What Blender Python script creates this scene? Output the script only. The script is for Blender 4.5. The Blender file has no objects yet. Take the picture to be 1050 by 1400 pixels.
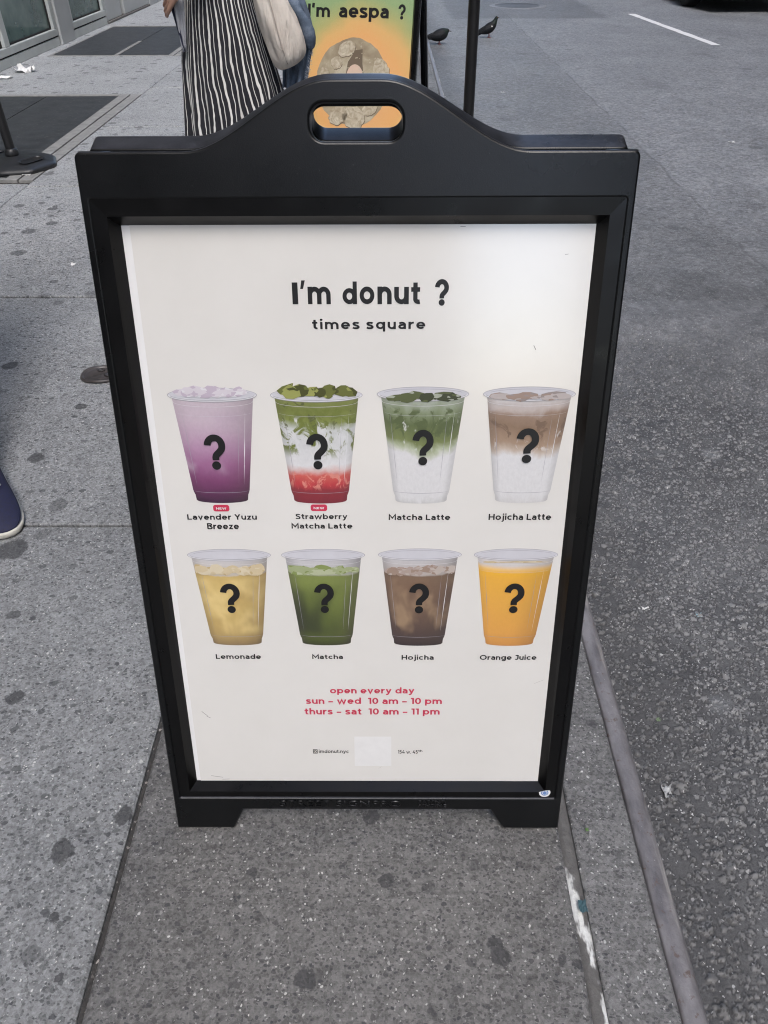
import bpy, bmesh, math, random
from mathutils import Vector, Matrix
from math import sin, cos, pi, radians, sqrt, atan2
import numpy as np

scene = bpy.context.scene
COL = scene.collection

# ------------------------------------------------------------------ camera
PITCH, PSI, ROLL = 0.692485, -0.0086166, -0.0060858
cam_d = bpy.data.cameras.new("camera")
cam = bpy.data.objects.new("camera", cam_d)
COL.objects.link(cam)
fw = Vector((sin(PSI)*cos(PITCH), cos(PSI)*cos(PITCH), -sin(PITCH)))
rt = Vector((cos(PSI), -sin(PSI), 0))
upv = rt.cross(fw)
r2 = rt*cos(ROLL) + upv*sin(ROLL)
u2 = -rt*sin(ROLL) + upv*cos(ROLL)
m = Matrix((r2, u2, -fw)).transposed().to_4x4()
m.translation = Vector((0.037664, -0.663937, 1.264102))
cam.matrix_world = m
cam_d.sensor_fit = 'VERTICAL'
cam_d.sensor_height = 36.0
cam_d.lens = 36.0*1010/1400
cam_d.clip_start = 0.05
cam_d.clip_end = 600
scene.camera = cam

# ------------------------------------------------------------------ light
SUN_EL, SUN_AZ = radians(58), radians(160)      # soft light through cloud, from behind the camera
world = bpy.data.worlds.new("World")
scene.world = world
world.use_nodes = True
wn = world.node_tree
wn.nodes.clear()
sky = wn.nodes.new('ShaderNodeTexSky')
sky.sky_type = 'NISHITA'
sky.sun_disc = False
sky.sun_elevation = SUN_EL
sky.sun_rotation = SUN_AZ
sky.dust_density = 2.2
sky.air_density = 1.0
sky.ozone_density = 1.0
bg = wn.nodes.new('ShaderNodeBackground')
bg.inputs[1].default_value = 0.15
wo = wn.nodes.new('ShaderNodeOutputWorld')
wn.links.new(sky.outputs[0], bg.inputs[0])
wn.links.new(bg.outputs[0], wo.inputs[0])
sun_d = bpy.data.lights.new("sun", 'SUN')
sun_d.energy = 0.8
sun_d.angle = radians(40)
sun_d.color = (1.0, 0.985, 0.965)
sun = bpy.data.objects.new("sun", sun_d)
COL.objects.link(sun)
sd = Vector((sin(SUN_AZ)*cos(SUN_EL), cos(SUN_AZ)*cos(SUN_EL), sin(SUN_EL)))
sun.rotation_euler = sd.to_track_quat('Z', 'Y').to_euler()

scene.view_settings.view_transform = 'Standard'
scene.view_settings.look = 'None'
scene.view_settings.gamma = 1.0
scene.view_settings.exposure = 1.86
scene.render.engine = 'CYCLES'
scene.cycles.max_bounces = 6
scene.cycles.filter_width = 1.1


# ------------------------------------------------------------------ helpers: objects
def link(o, parent=None):
    COL.objects.link(o)
    if parent is not None:
        o.parent = parent
    return o


def tag(o, label, cat, group=None, kind=None):
    if label: o['label'] = label
    if cat: o['category'] = cat
    if group: o['group'] = group
    if kind: o['kind'] = kind
    return o


def thing(name, label, cat, loc=(0, 0, 0), rz=0, group=None):
    o = bpy.data.objects.new(name, None)
    o.empty_display_size = 0.05
    o.location = loc
    o.rotation_euler = (0, 0, rz)
    link(o)
    return tag(o, label, cat, group)


class MB:
    """mesh builder: collects verts / faces with material index and uv"""
    def __init__(s):
        s.v, s.f, s.mi, s.uv = [], [], [], []

    def add(s, verts, faces, mi=0, uvs=None):
        b = len(s.v)
        s.v += [tuple(p) for p in verts]
        for f in faces:
            s.f.append([b+i for i in f])
            s.mi.append(mi)
            s.uv.append([uvs[i] for i in f] if uvs is not None else [(0, 0)]*len(f))
        return s

    def box(s, x0, x1, y0, y1, z0, z1, mi=0):
        v = [(x0, y0, z0), (x1, y0, z0), (x1, y1, z0), (x0, y1, z0), (x0, y0, z1), (x1, y0, z1), (x1, y1, z1), (x0, y1, z1)]
        return s.add(v, [(0, 3, 2, 1), (4, 5, 6, 7), (0, 1, 5, 4), (1, 2, 6, 5), (2, 3, 7, 6), (3, 0, 4, 7)], mi)

    def rings(s, rings, mi=0, cap=True, uv=False, closed=True):
        """loft list of rings (same count)"""
        n = len(rings[0]); b = len(s.v)
        vs = [p for r in rings for p in r]
        fs, us = [], {}
        for i in range(len(rings)-1):
            for j in range(n if closed else n-1):
                k = (j+1) % n
                fs.append((i*n+j, i*n+k, (i+1)*n+k, (i+1)*n+j))
        s.v += [tuple(p) for p in vs]
        for q, f in enumerate(fs):
            s.f.append([b+i for i in f]); s.mi.append(mi)
            if uv:
                i, j = divmod(q, n if closed else n-1)
                s.uv.append([(j/n, i/len(rings)), ((j+1)/n, i/len(rings)), ((j+1)/n, (i+1)/len(rings)), (j/n, (i+1)/len(rings))])
            else:
                s.uv.append([(0, 0)]*4)
        if cap and closed:
            s.f.append([b+i for i in reversed(range(n))]); s.mi.append(mi); s.uv.append([(0, 0)]*n)
            e = b+(len(rings)-1)*n
            s.f.append([e+i for i in range(n)]); s.mi.append(mi); s.uv.append([(0, 0)]*n)
        return s

    def tube(s, pts, radii, n=12, mi=0, flat=1.0):
        pts = [Vector(p) for p in pts]
        if not hasattr(radii, '__len__'): radii = [radii]*len(pts)
        rs = []
        for i, p in enumerate(pts):
            t = (pts[min(i+1, len(pts)-1)]-pts[max(i-1, 0)]).normalized()
            a = Vector((0, 0, 1)) if abs(t.z) < .9 else Vector((0, 1, 0))
            e1 = t.cross(a).normalized(); e2 = e1.cross(t).normalized()
            rs.append([p+e1*(radii[i]*cos(-2*pi*j/n))+e2*(radii[i]*flat*sin(-2*pi*j/n)) for j in range(n)])
        return s.rings(rs, mi)

    def build(s, name, mats, parent=None, smooth=False, off=(0, 0, 0)):
        me = bpy.data.meshes.new(name)
        o = Vector(off)
        me.from_pydata([tuple(Vector(p)-o) for p in s.v], [], s.f)
        if not isinstance(mats, (list, tuple)): mats = [mats]
        for mm in mats: me.materials.append(mm)
        uvl = me.uv_layers.new(name="UVMap")
        k = 0
        for pi_, p in enumerate(me.polygons):
            p.material_index = s.mi[pi_]
            p.use_smooth = smooth
            for q, li in enumerate(p.loop_indices):
                uvl.data[li].uv = s.uv[pi_][q]
        me.update()
        return link(bpy.data.objects.new(name, me), parent)


def bevel_mod(o, w, seg=2, ang=35):
    b = o.modifiers.new("bevel", 'BEVEL')
    b.width = w; b.segments = seg; b.limit_method = 'ANGLE'; b.angle_limit = radians(ang)
    b.harden_normals = False
    return o


def subsurf(o, lv=1):
    b = o.modifiers.new("sub", 'SUBSURF'); b.levels = lv; b.render_levels = lv
    return o


def smooth_by_angle(o, deg=40):
    me = o.data
    for p in me.polygons: p.use_smooth = True
    me.update()
    bm = bmesh.new(); bm.from_mesh(me)
    for e in bm.edges:
        if len(e.link_faces) == 2 and e.calc_face_angle(0) > radians(deg): e.smooth = False
    bm.to_mesh(me); bm.free()
    return o


def copy_tree(o, parent=None):
    c = o.copy(); COL.objects.link(c)
    if parent is not None: c.parent = parent
    for ch in list(o.children): copy_tree(ch, c)
    return c


# ------------------------------------------------------------------ helpers: nodes
class G:
    def __init__(s, name):
        s.m = bpy.data.materials.new(name); s.m.use_nodes = True
        s.nt = s.m.node_tree; s.nt.nodes.clear()
        s.out = s.nt.nodes.new('ShaderNodeOutputMaterial')

    def n(s, typ, props=None, **ins):
        nd = s.nt.nodes.new('ShaderNode'+typ)
        for k, v in (props or {}).items(): setattr(nd, k, v)
        for k, v in ins.items():
            key = int(k[1:]) if k[0] == 'i' and k[1:].isdigit() else k.replace('_', ' ')
            s.set(nd.inputs[key], v)
        return nd

    def set(s, sock, v):
        if isinstance(v, bpy.types.NodeSocket): s.nt.links.new(v, sock)
        elif hasattr(v, '__len__') and sock.type == 'RGBA' and len(v) == 3: sock.default_value = (*v, 1)
        else: sock.default_value = v

    def math(s, op, a, b=0.0, c=0.0, clamp=False):
        nd = s.nt.nodes.new('ShaderNodeMath'); nd.operation = op; nd.use_clamp = clamp
        for i, v in enumerate((a, b, c)): s.set(nd.inputs[i], v)
        return nd.outputs[0]

    def mix(s, f, a, b, mode='MIX'):
        nd = s.nt.nodes.new('ShaderNodeMix'); nd.data_type = 'RGBA'; nd.blend_type = mode
        s.set(nd.inputs[0], f); s.set(nd.inputs[6], a); s.set(nd.inputs[7], b)
        return nd.outputs[2]

    def step(s, v, a, b):           # smoothstep a..b -> 0..1
        nd = s.nt.nodes.new('ShaderNodeMapRange'); nd.interpolation_type = 'SMOOTHSTEP'
        s.set(nd.inputs[0], v); nd.inputs[1].default_value = a; nd.inputs[2].default_value = b
        nd.inputs[3].default_value = 0; nd.inputs[4].default_value = 1
        return nd.outputs[0]

    def rng(s, v, a, b, c, d):
        nd = s.nt.nodes.new('ShaderNodeMapRange')
        s.set(nd.inputs[0], v)
        for i, q in enumerate((a, b, c, d)): nd.inputs[i+1].default_value = q
        return nd.outputs[0]

    def ramp(s, v, stops, interp='LINEAR'):
        nd = s.nt.nodes.new('ShaderNodeValToRGB'); r = nd.color_ramp; r.interpolation = interp
        while len(r.elements) < len(stops): r.elements.new(0.5)
        for e, (p, c) in zip(r.elements, stops):
            e.position = p; e.color = (*c, 1) if hasattr(c, '__len__') else (c, c, c, 1)
        s.set(nd.inputs[0], v)
        return nd.outputs[0]

    def pos(s, space='Object'):
        return s.nt.nodes.new('ShaderNodeTexCoord').outputs[space]

    def noise(s, vec, scale, detail=4, rough=.55, dist=0.0, col=False):
        nd = s.n('TexNoise', Vector=vec, Scale=scale, Detail=detail, Roughness=rough, Distortion=dist)
        return nd.outputs[1 if col else 0]

    def voro(s, vec, scale, feature='F1', rand=1.0, dims='2D'):
        nd = s.nt.nodes.new('ShaderNodeTexVoronoi'); nd.feature = feature; nd.voronoi_dimensions = dims
        s.set(nd.inputs['Vector'], vec); nd.inputs['Scale'].default_value = scale
        nd.inputs['Randomness'].default_value = rand
        return nd

    def sep(s, v):
        return s.n('SeparateXYZ', i0=v).outputs

    def warp(s, vec, scale, amt):
        nz = s.n('TexNoise', Vector=vec, Scale=scale, Detail=3.0)
        d = s.n('VectorMath', {'operation': 'SUBTRACT'}, i0=nz.outputs[1], i1=(.5, .5, .5))
        e = s.n('VectorMath', {'operation': 'SCALE'}, i0=d.outputs[0], Scale=amt)
        return s.n('VectorMath', {'operation': 'ADD'}, i0=vec, i1=e.outputs[0]).outputs[0]

    def bump(s, h, strength=.3, dist=.01, normal=None):
        nd = s.n('Bump', Height=h, Strength=strength, Distance=dist)
        if normal is not None: s.set(nd.inputs['Normal'], normal)
        return nd.outputs[0]

    def bsdf(s, color, rough=.6, normal=None, **kw):
        p = s.n('BsdfPrincipled')
        s.set(p.inputs['Base Color'], color); s.set(p.inputs['Roughness'], rough)
        if normal is not None: s.set(p.inputs['Normal'], normal)
        for k, v in kw.items(): s.set(p.inputs[k.replace('_', ' ')], v)
        s.nt.links.new(p.outputs[0], s.out.inputs[0])
        s.p = p
        return s.m


def plain(name, col, rough=.5, var=.12, scale=30, bump=.0, bscale=200, **kw):
    """one-colour material with gentle procedural variation"""
    g = G(name); P = g.pos()
    n = g.noise(P, scale, 5)
    c = g.mix(g.rng(n, .3, .7, 0, 1), tuple(x*(1-var) for x in col), tuple(min(1, x*(1+var)) for x in col))
    nm = g.bump(g.noise(P, bscale, 3), bump, .002) if bump else None
    r = g.rng(n, .3, .7, max(0, rough-.06), min(1, rough+.06))
    return g.bsdf(c, r, nm, **kw)


# ------------------------------------------------------------------ materials of the setting
STAINS = [(-1.302, 1.672, 0.0312, 1), (-0.962, 1.397, 0.0191, 1), (-1.002, 1.111, 0.026, 1), (-1.313, 2.201, 0.024, 0.6), (-0.862, 0.889, 0.0279, 0.6), (-0.863, 0.769, 0.0228, 0.5), (-0.917, 0.713, 0.0409, 1), (-0.439, 0.008, 0.0184, 1), (-0.527, -0.056, 0.0228, 1), (-0.193, -0.095, 0.0111, 1), (-0.09, -0.254, 0.0178, 1), (-0.137, -0.125, 0.0121, 0.5), (-0.52, -0.22, 0.016, 0.5), (-0.502, -0.163, 0.0083, 1), (-0.467, -0.252, 0.0067, 1), (-0.379, -0.285, 0.0087, 0.8), (-0.171, -0.168, 0.0083, 0.6), (0.033, -0.105, 0.0135, 1), (0.204, -0.202, 0.0138, 1), (0.213, -0.22, 0.0148, 1), (0.305, -0.227, 0.009, 0.9), (0.33, -0.23, 0.009, 1), (0.142, -0.265, 0.0099, 0.7), (0.1, -0.118, 0.0097, 0.5), (0.006, 0.005, 0.0157, 1.0), (-0.735, 0.262, 0.0197, 1), (-0.828, 0.491, 0.0169, 0.9), (0.184, -0.083, 0.0099, 0.5), (-0.212, -0.303, 0.0075, 0.5), (0.1, -0.292, 0.0087, 0.4), (.44, .20, .012, .7), (.43, -.06, .009, .6)]


def concrete(name, kind):
    g = G(name); P = g.pos(); xy = g.sep(P)
    W = g.warp(g.warp(P, 170, .0055), 40, .010)
    tint = {'slab': (.97, 1.0, 1.015), 'mid': (1.01, 1.0, .985), 'kerb': (1.0, 1.0, .99)}[kind]
    base = {'slab': .235, 'mid': .142, 'kerb': .165}[kind]
    def gray(v): return tuple(min(1, v*t) for t in tint)
    big = g.noise(P, 1.7, 5, .6); med = g.noise(P, 16, 5, .65); fine = g.noise(P, 240, 5, .75)
    va = g.voro(W, 215); ra = g.sep(va.outputs['Color'])
    vb = g.voro(W, 118); rb = g.sep(vb.outputs['Color'])
    # tone multiplier built from grain, sand, mottling
    t = g.math('ADD', g.math('MULTIPLY', ra[0], .50), g.math('MULTIPLY', g.rng(fine, .25, .75, 0, 1), .75))
    t = g.math('ADD', t, g.math('MULTIPLY', rb[0], .26))
    t = g.math('ADD', t, g.math('MULTIPLY', g.rng(med, .3, .7, -.5, .5), .34))
    t = g.math('ADD', t, g.math('MULTIPLY', g.rng(big, .3, .7, -.5, .5), .30))
    if kind != 'slab':
        mp = g.n('Mapping', Vector=P, Scale=(6, 95, 1)).outputs[0]
        br = g.noise(g.warp(mp, 1.2, 1.2), 1.0, 4, .65)
        t = g.math('ADD', t, g.math('MULTIPLY', g.rng(br, .3, .7, -.5, .5), .34))
    t = g.math('ADD', t, .25)
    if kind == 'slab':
        # paving further up the street painted paler, for the skylight it catches
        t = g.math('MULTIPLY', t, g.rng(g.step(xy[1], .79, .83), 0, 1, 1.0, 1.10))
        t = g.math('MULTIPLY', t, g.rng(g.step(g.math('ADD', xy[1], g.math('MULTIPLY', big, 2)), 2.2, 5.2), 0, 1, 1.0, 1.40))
    c = g.mix(g.math('MULTIPLY', t, .5), (0, 0, 0), gray(base*2))
    dk = {'slab': ((27, .93, .28, .7), (58, .88, .34, .75), (105, .80, .36, .75), (170, .82, .4, .7)),
          'mid': ((30, .95, .26, .5), (70, .87, .32, .7), (120, .80, .36, .75), (185, .80, .4, .7)),
          'kerb': ((75, .90, .32, .6), (130, .82, .36, .7), (190, .80, .4, .7))}[kind]
    rel = None
    for k, (scl, thr, rad, op) in enumerate(dk):
        mp = g.n('Mapping', Vector=W, Location=(k*3.7, k*1.9, 0), Rotation=(0, 0, .6*k), Scale=(1, 1.35, 1)).outputs[0]
        v = g.voro(mp, scl); r = g.sep(v.outputs['Color'])
        rr = g.math('MULTIPLY', g.math('ADD', .55, g.math('MULTIPLY', r[1], .6)), rad)
        m_ = g.math('MULTIPLY', g.step(r[0], thr, thr+.005), g.math('SUBTRACT', 1, g.step(g.math('DIVIDE', v.outputs['Distance'], rr), .86, 1.06)))
        dcol = g.mix(r[2], (.034, .037, .044), gray(base*.55))
        c = g.mix(g.math('MULTIPLY', m_, op), c, dcol)
        rel = m_ if rel is None else g.math('MAXIMUM', rel, m_)
    for k, (scl, thr, rad, val) in enumerate(((95, .972, .26, .62), (160, .955, .30, .66), (270, .95, .36, .60))):
        v = g.voro(g.n('Mapping', Vector=W, Location=(k*5.1+2, 3.3*k, 0)).outputs[0], scl); r = g.sep(v.outputs['Color'])
        m_ = g.math('MULTIPLY', g.step(r[1], thr, thr+.004), g.math('SUBTRACT', 1, g.step(v.outputs['Distance'], rad*.7, rad)))
        c = g.mix(g.math('MULTIPLY', m_, g.math('ADD', .15 if kind == 'mid' else .3, g.math('MULTIPLY', g.math('POWER', r[0], 1.6), .7))), c, (val, val, val*.97))
    # gum and oil spots
    Wd = g.warp(g.warp(P, 42, .022), 160, .010)
    acc = None
    for (x, y, r, k) in STAINS:
        if kind == 'slab' and x > -.4 or kind == 'mid' and (x < -.42 or x > .35) or kind == 'kerb' and x < .35: continue
        d = g.n('VectorMath', {'operation': 'DISTANCE'}, i0=Wd, i1=(x, y, 0)).outputs['Value']
        q = g.math('MULTIPLY', g.math('SUBTRACT', 1, g.step(d, r*.82, r*1.02)), k)
        acc = q if acc is None else g.math('MAXIMUM', acc, q)
    for scl, thr in ((3.6, .35), (6.5, .55)):
        v6 = g.voro(Wd, scl); r6 = g.sep(v6.outputs['Color'])
        far = g.step(xy[1], 1.8, 2.6)
        q = g.math('MULTIPLY', g.math('MULTIPLY', g.step(r6[0], thr, thr+.02), g.math('SUBTRACT', 1, g.step(g.math('SUBTRACT', v6.outputs['Distance'], g.math('MULTIPLY', r6[1], .05)), .07, .10))), far)
        acc = g.math('MAXIMUM', acc, g.math('MULTIPLY', q, .75))
    c = g.mix(g.math('MULTIPLY', acc, .80), c, g.mix(ra[0], (.036, .037, .040), (.062, .063, .066)))
    h = g.math('ADD', g.math('MULTIPLY', fine, .8), g.math('MULTIPLY', ra[2], .35))
    h = g.math('SUBTRACT', h, g.math('MULTIPLY', rel, .2))
    return g.bsdf(c, g.rng(med, .3, .7, .55, .8), g.bump(h, .6, .004))


def asphalt(near=False):
    g = G("stony_asphalt" if near else "asphalt"); P = g.pos(); xy = g.sep(P)
    W = g.warp(g.warp(P, 120, .007), 30, .012)
    big = g.noise(P, 1.1, 5, .6); med = g.noise(P, 6, 5, .65); fine = g.noise(P, 320, 5, .75)
    h = g.math('MULTIPLY', fine, .45)
    t = g.math('ADD', .30, g.math('MULTIPLY', g.rng(fine, .25, .75, 0, 1), .55))
    t = g.math('ADD', t, g.math('MULTIPLY', g.rng(med, .3, .7, -.5, .5), .30))
    t = g.math('ADD', t, g.math('MULTIPLY', g.rng(g.noise(P, 42, 6, .85), .3, .7, -.5, .5), .62))
    t = g.math('ADD', t, g.math('MULTIPLY', g.rng(big, .3, .7, -.5, .5), .26))
    c = g.mix(g.math('MULTIPLY', t, .5), (0, 0, 0), (.33, .332, .336) if near else (.30, .303, .307))
    # embedded stones of three sizes, standing a little proud of the binder
    if near:
        tn = g.n('Attribute', {'attribute_name': 'stone_tone'}).outputs['Fac']
        on = g.step(tn, .05, .15)
        on = g.math('MULTIPLY', on, g.math('SUBTRACT', 1, g.step(xy[1], 1.2, 2.3)))
        c = g.mix(g.math('MULTIPLY', on, .85), c, g.mix(g.math('MULTIPLY', tn, g.rng(fine, .25, .75, .75, 1.15)), (.145, .146, .148), (.285, .285, .282)))
        c = g.mix(g.math('MULTIPLY', g.step(g.math('MULTIPLY', tn, -1), .2, .6), .75), c, (.045, .045, .047))
    for k, (scl, thr, rad) in enumerate(() if near else ((200, .45, .50), (118, .50, .46), (70, .62, .44), (48, .84, .40))):
        mp = g.n('Mapping', Vector=W, Location=(k*2.9, k*4.3, 0), Rotation=(0, 0, .9*k), Scale=(1, 1.3, 1)).outputs[0]
        v = g.voro(mp, scl); r = g.sep(v.outputs['Color'])
        rr = g.math('MULTIPLY', g.math('ADD', .6, g.math('MULTIPLY', r[1], .55)), rad)
        q = g.math('DIVIDE', v.outputs['Distance'], rr)
        on = g.step(r[0], thr, thr+.01)
        dome = g.math('MULTIPLY', on, g.math('SUBTRACT', 1, g.step(q, .55, 1.05)))
        rim = g.math('MULTIPLY', on, g.math('MULTIPLY', g.step(q, .80, 1.0), g.math('SUBTRACT', 1, g.step(q, 1.05, 1.35))))
        c = g.mix(g.math('MULTIPLY', rim, .55), c, (.030, .030, .032))
        sc_ = g.mix(g.math('POWER', r[2], 1.5), (.12, .121, .123), (.34, .34, .338))
        sc_ = g.mix(g.math('MULTIPLY', g.rng(fine, .3, .7, 0, 1), .35), sc_, (.06, .06, .062))
        c = g.mix(g.math('MULTIPLY', dome, .80), c, sc_)
        tiltx = g.math('ADD', .6, g.math('MULTIPLY', r[2], .8))
        h = g.math('ADD', h, g.math('MULTIPLY', g.math('MULTIPLY', dome, tiltx), (.3, .5, .8, 1.1)[k]))
    wx = g.math('ADD', xy[0], g.math('MULTIPLY', g.math('SUBTRACT', med, .5), .26))
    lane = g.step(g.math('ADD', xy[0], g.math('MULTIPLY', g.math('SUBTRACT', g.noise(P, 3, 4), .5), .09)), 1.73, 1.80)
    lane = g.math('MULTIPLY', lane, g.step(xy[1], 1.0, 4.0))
    c = g.mix(g.math('MULTIPLY', lane, .40), c, g.mix(g.math('MULTIPLY', t, .6), (.16, .168, .178), (.68, .70, .74)))  # paler surface past the seam, lifted further for grazing skylight
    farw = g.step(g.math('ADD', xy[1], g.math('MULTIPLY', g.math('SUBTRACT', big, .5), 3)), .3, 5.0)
    c = g.mix(g.math('MULTIPLY', farw, .60), c, g.mix(g.math('MULTIPLY', t, .6), (.12, .125, .131), (.66, .68, .71)))  # sky brightness at grazing view painted in with distance
    # greasy strip along the kerb
    gut = g.math('SUBTRACT', 1, g.step(wx, .54, .80))
    c = g.mix(g.math('MULTIPLY', gut, .42), c, (.042, .040, .038))
    gn = g.math('ADD', g.math('MULTIPLY', g.rng(g.noise(P, 55, 5, .9), .32, .68, -.5, .5), .55), g.math('MULTIPLY', g.rng(g.noise(P, 20, 4, .8), .35, .65, -.5, .5), .25))
    vc = g.sep(g.voro(W, 62).outputs['Color'])
    gn = g.math('ADD', gn, g.math('MULTIPLY', g.math('SUBTRACT', vc[0], .5), .42))
    gn = g.math('MULTIPLY', gn, g.rng(g.step(xy[1], .5, 3.5), 0, 1, .15 if near else .35, 1.0))
    c = g.n('VectorMath', {'operation': 'SCALE'}, i0=c, Scale=g.math('ADD', 1.0, gn)).outputs[0]
    sx = g.math('ABSOLUTE', g.math('SUBTRACT', g.math('ADD', xy[0], g.math('MULTIPLY', g.math('SUBTRACT', g.noise(P, 3, 4), .5), .09)), 1.775))
    seam = g.math('SUBTRACT', 1, g.step(sx, .003, .014))
    seam = g.math('MULTIPLY', seam, g.step(g.noise(P, 1.7, 2), .40, .5))
    c = g.mix(g.math('MULTIPLY', seam, .40), c, (.07, .07, .073))
    pm = g.math('MULTIPLY', g.math('MULTIPLY', g.step(wx, .9, 1.0), g.math('SUBTRACT', 1, g.step(wx, 3.1, 3.3))), g.step(xy[1], 11.9, 12.1))
    c = g.mix(g.math('MULTIPLY', pm, .45), c, (.085, .087, .092))
    # oil drips and old smudges
    sm_ = g.step(g.noise(g.n('Mapping', Vector=P, Scale=(1.0, .5, 1)).outputs[0], 1.3, 4, .6), .60, .72)
    c = g.mix(g.math('MULTIPLY', sm_, .42), c, (.07, .07, .073))
    Wd = g.warp(g.warp(P, 18, .05), 120, .01)
    v6 = g.voro(Wd, 1.9); r6 = g.sep(v6.outputs['Color'])
    q = g.math('MULTIPLY', g.step(r6[0], .74, .76), g.math('SUBTRACT', 1, g.step(g.math('SUBTRACT', v6.outputs['Distance'], g.math('MULTIPLY', r6[1], .06)), .04, .09)))
    c = g.mix(g.math('MULTIPLY', q, .30), c, (.06, .06, .062))
    v7 = g.voro(Wd, 2.7); r7 = g.sep(v7.outputs['Color'])
    q = g.math('MULTIPLY', g.step(r7[0], .7, .72), g.math('SUBTRACT', 1, g.step(v7.outputs['Distance'], .03, .10)))
    c = g.mix(g.math('MULTIPLY', q, .25), c, (.33, .34, .35))
    for k, (scl, thr, rad) in enumerate(((62, .982, .20), (140, .975, .28), (240, .95, .36))):
        v = g.voro(g.n('Mapping', Vector=W, Location=(k*5.1+2, 3.3*k, 0)).outputs[0], scl); r = g.sep(v.outputs['Color'])
        m_ = g.math('MULTIPLY', g.step(r[1], thr, thr+.004), g.math('SUBTRACT', 1, g.step(v.outputs['Distance'], rad*.7, rad)))
        c = g.mix(g.math('MULTIPLY', m_, g.math('ADD', .3, g.math('MULTIPLY', r[0], .6))), c, (.56, .56, .55))
    return g.bsdf(c, g.rng(med, .3, .7, .5, .72), g.bump(h, .5 if near else .85, .002 if near else .0055))


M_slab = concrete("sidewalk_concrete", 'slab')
M_mid = concrete("brushed_concrete", 'mid')
M_kerbc = concrete("kerb_concrete", 'kerb')
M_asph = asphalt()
M_asphn = asphalt(True)


def m_dirt():
    g = G("joint_dirt"); P = g.pos()
    c = g.mix(g.noise(P, 120, 5, .7), (.012, .012, .012), (.085, .08, .075))
    v = g.voro(P, 210); r = g.sep(v.outputs['Color'])
    c = g.mix(g.math('MULTIPLY', g.step(r[0], .955, .96), r[1]), c, (.40, .37, .34))
    return g.bsdf(c, .9, g.bump(g.noise(P, 200, 4), .8, .006))


def m_sealant():
    g = G("joint_sealant"); P = g.pos(); xy = g.sep(P)
    c = g.mix(g.noise(P, 90, 5, .7), (.07, .068, .064), (.17, .165, .16))
    nz = g.noise(g.n('Mapping', Vector=P, Scale=(1, .35, 1)).outputs[0], 26, 4, .6)
    w = g.math('MULTIPLY', g.step(nz, .50, .57), g.math('SUBTRACT', 1, g.step(xy[1], -.10, -.02)))
    w2 = g.math('MULTIPLY', g.step(nz, .56, .60), g.math('SUBTRACT', 1, g.step(xy[1], .0, .05)))
    c = g.mix(g.math('MAXIMUM', w, w2), c, (.68, .69, .67))
    return g.bsdf(c, .75, g.bump(g.noise(P, 120, 4), .6, .006))


def m_steel():
    g = G("rusty_steel"); P = g.pos()
    a = g.noise(g.n('Mapping', Vector=P, Scale=(1, .35, 1)).outputs[0], 30, 5, .65)
    c = g.mix(g.rng(a, .35, .65, 0, 1), (.125, .118, .123), (.24, .232, .240))
    c = g.mix(g.step(g.noise(P, 55, 4, .7), .58, .68), c, (.14, .105, .095))
    c = g.mix(g.step(g.noise(P, 160, 3, .7), .70, .74), c, (.45, .43, .41))
    wr = g.math('MULTIPLY', g.math('MULTIPLY', g.step(g.sep(P)[0], .492, .497), g.math('SUBTRACT', 1, g.step(g.sep(P)[0], .501, .504))), g.step(g.noise(g.n('Mapping', Vector=P, Scale=(1, .12, 1)).outputs[0], 20, 4, .6), .48, .6))
    c = g.mix(g.math('MULTIPLY', wr, .7), c, (.5, .48, .45))
    return g.bsdf(c, g.rng(a, .3, .7, .4, .65), g.bump(g.noise(P, 90, 4), .4, .004), Metallic=.15)


M_dirt, M_seal, M_steel = m_dirt(), m_sealant(), m_steel()


def m_plate(name, axis=1):
    g = G(name); P = g.pos(); xy = g.sep(P)
    n = g.noise(P, 9, 5, .65)
    c = g.mix(g.rng(n, .3, .7, 0, 1), (.040, .043, .046), (.085, .09, .094))
    c = g.mix(g.step(g.noise(P, 40, 4), .58, .7), c, (.14, .14, .135))
    rib = g.math('SINE', g.math('MULTIPLY', xy[axis], 2*pi/.032))
    return g.bsdf(c, .5, g.bump(rib, .5, .004), Metallic=.4)


M_plate = m_plate("ribbed_steel_plate")
M_plateframe = plain("worn_frame_steel", (.27, .27, .26), .55, .25, 18, .2)

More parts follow.
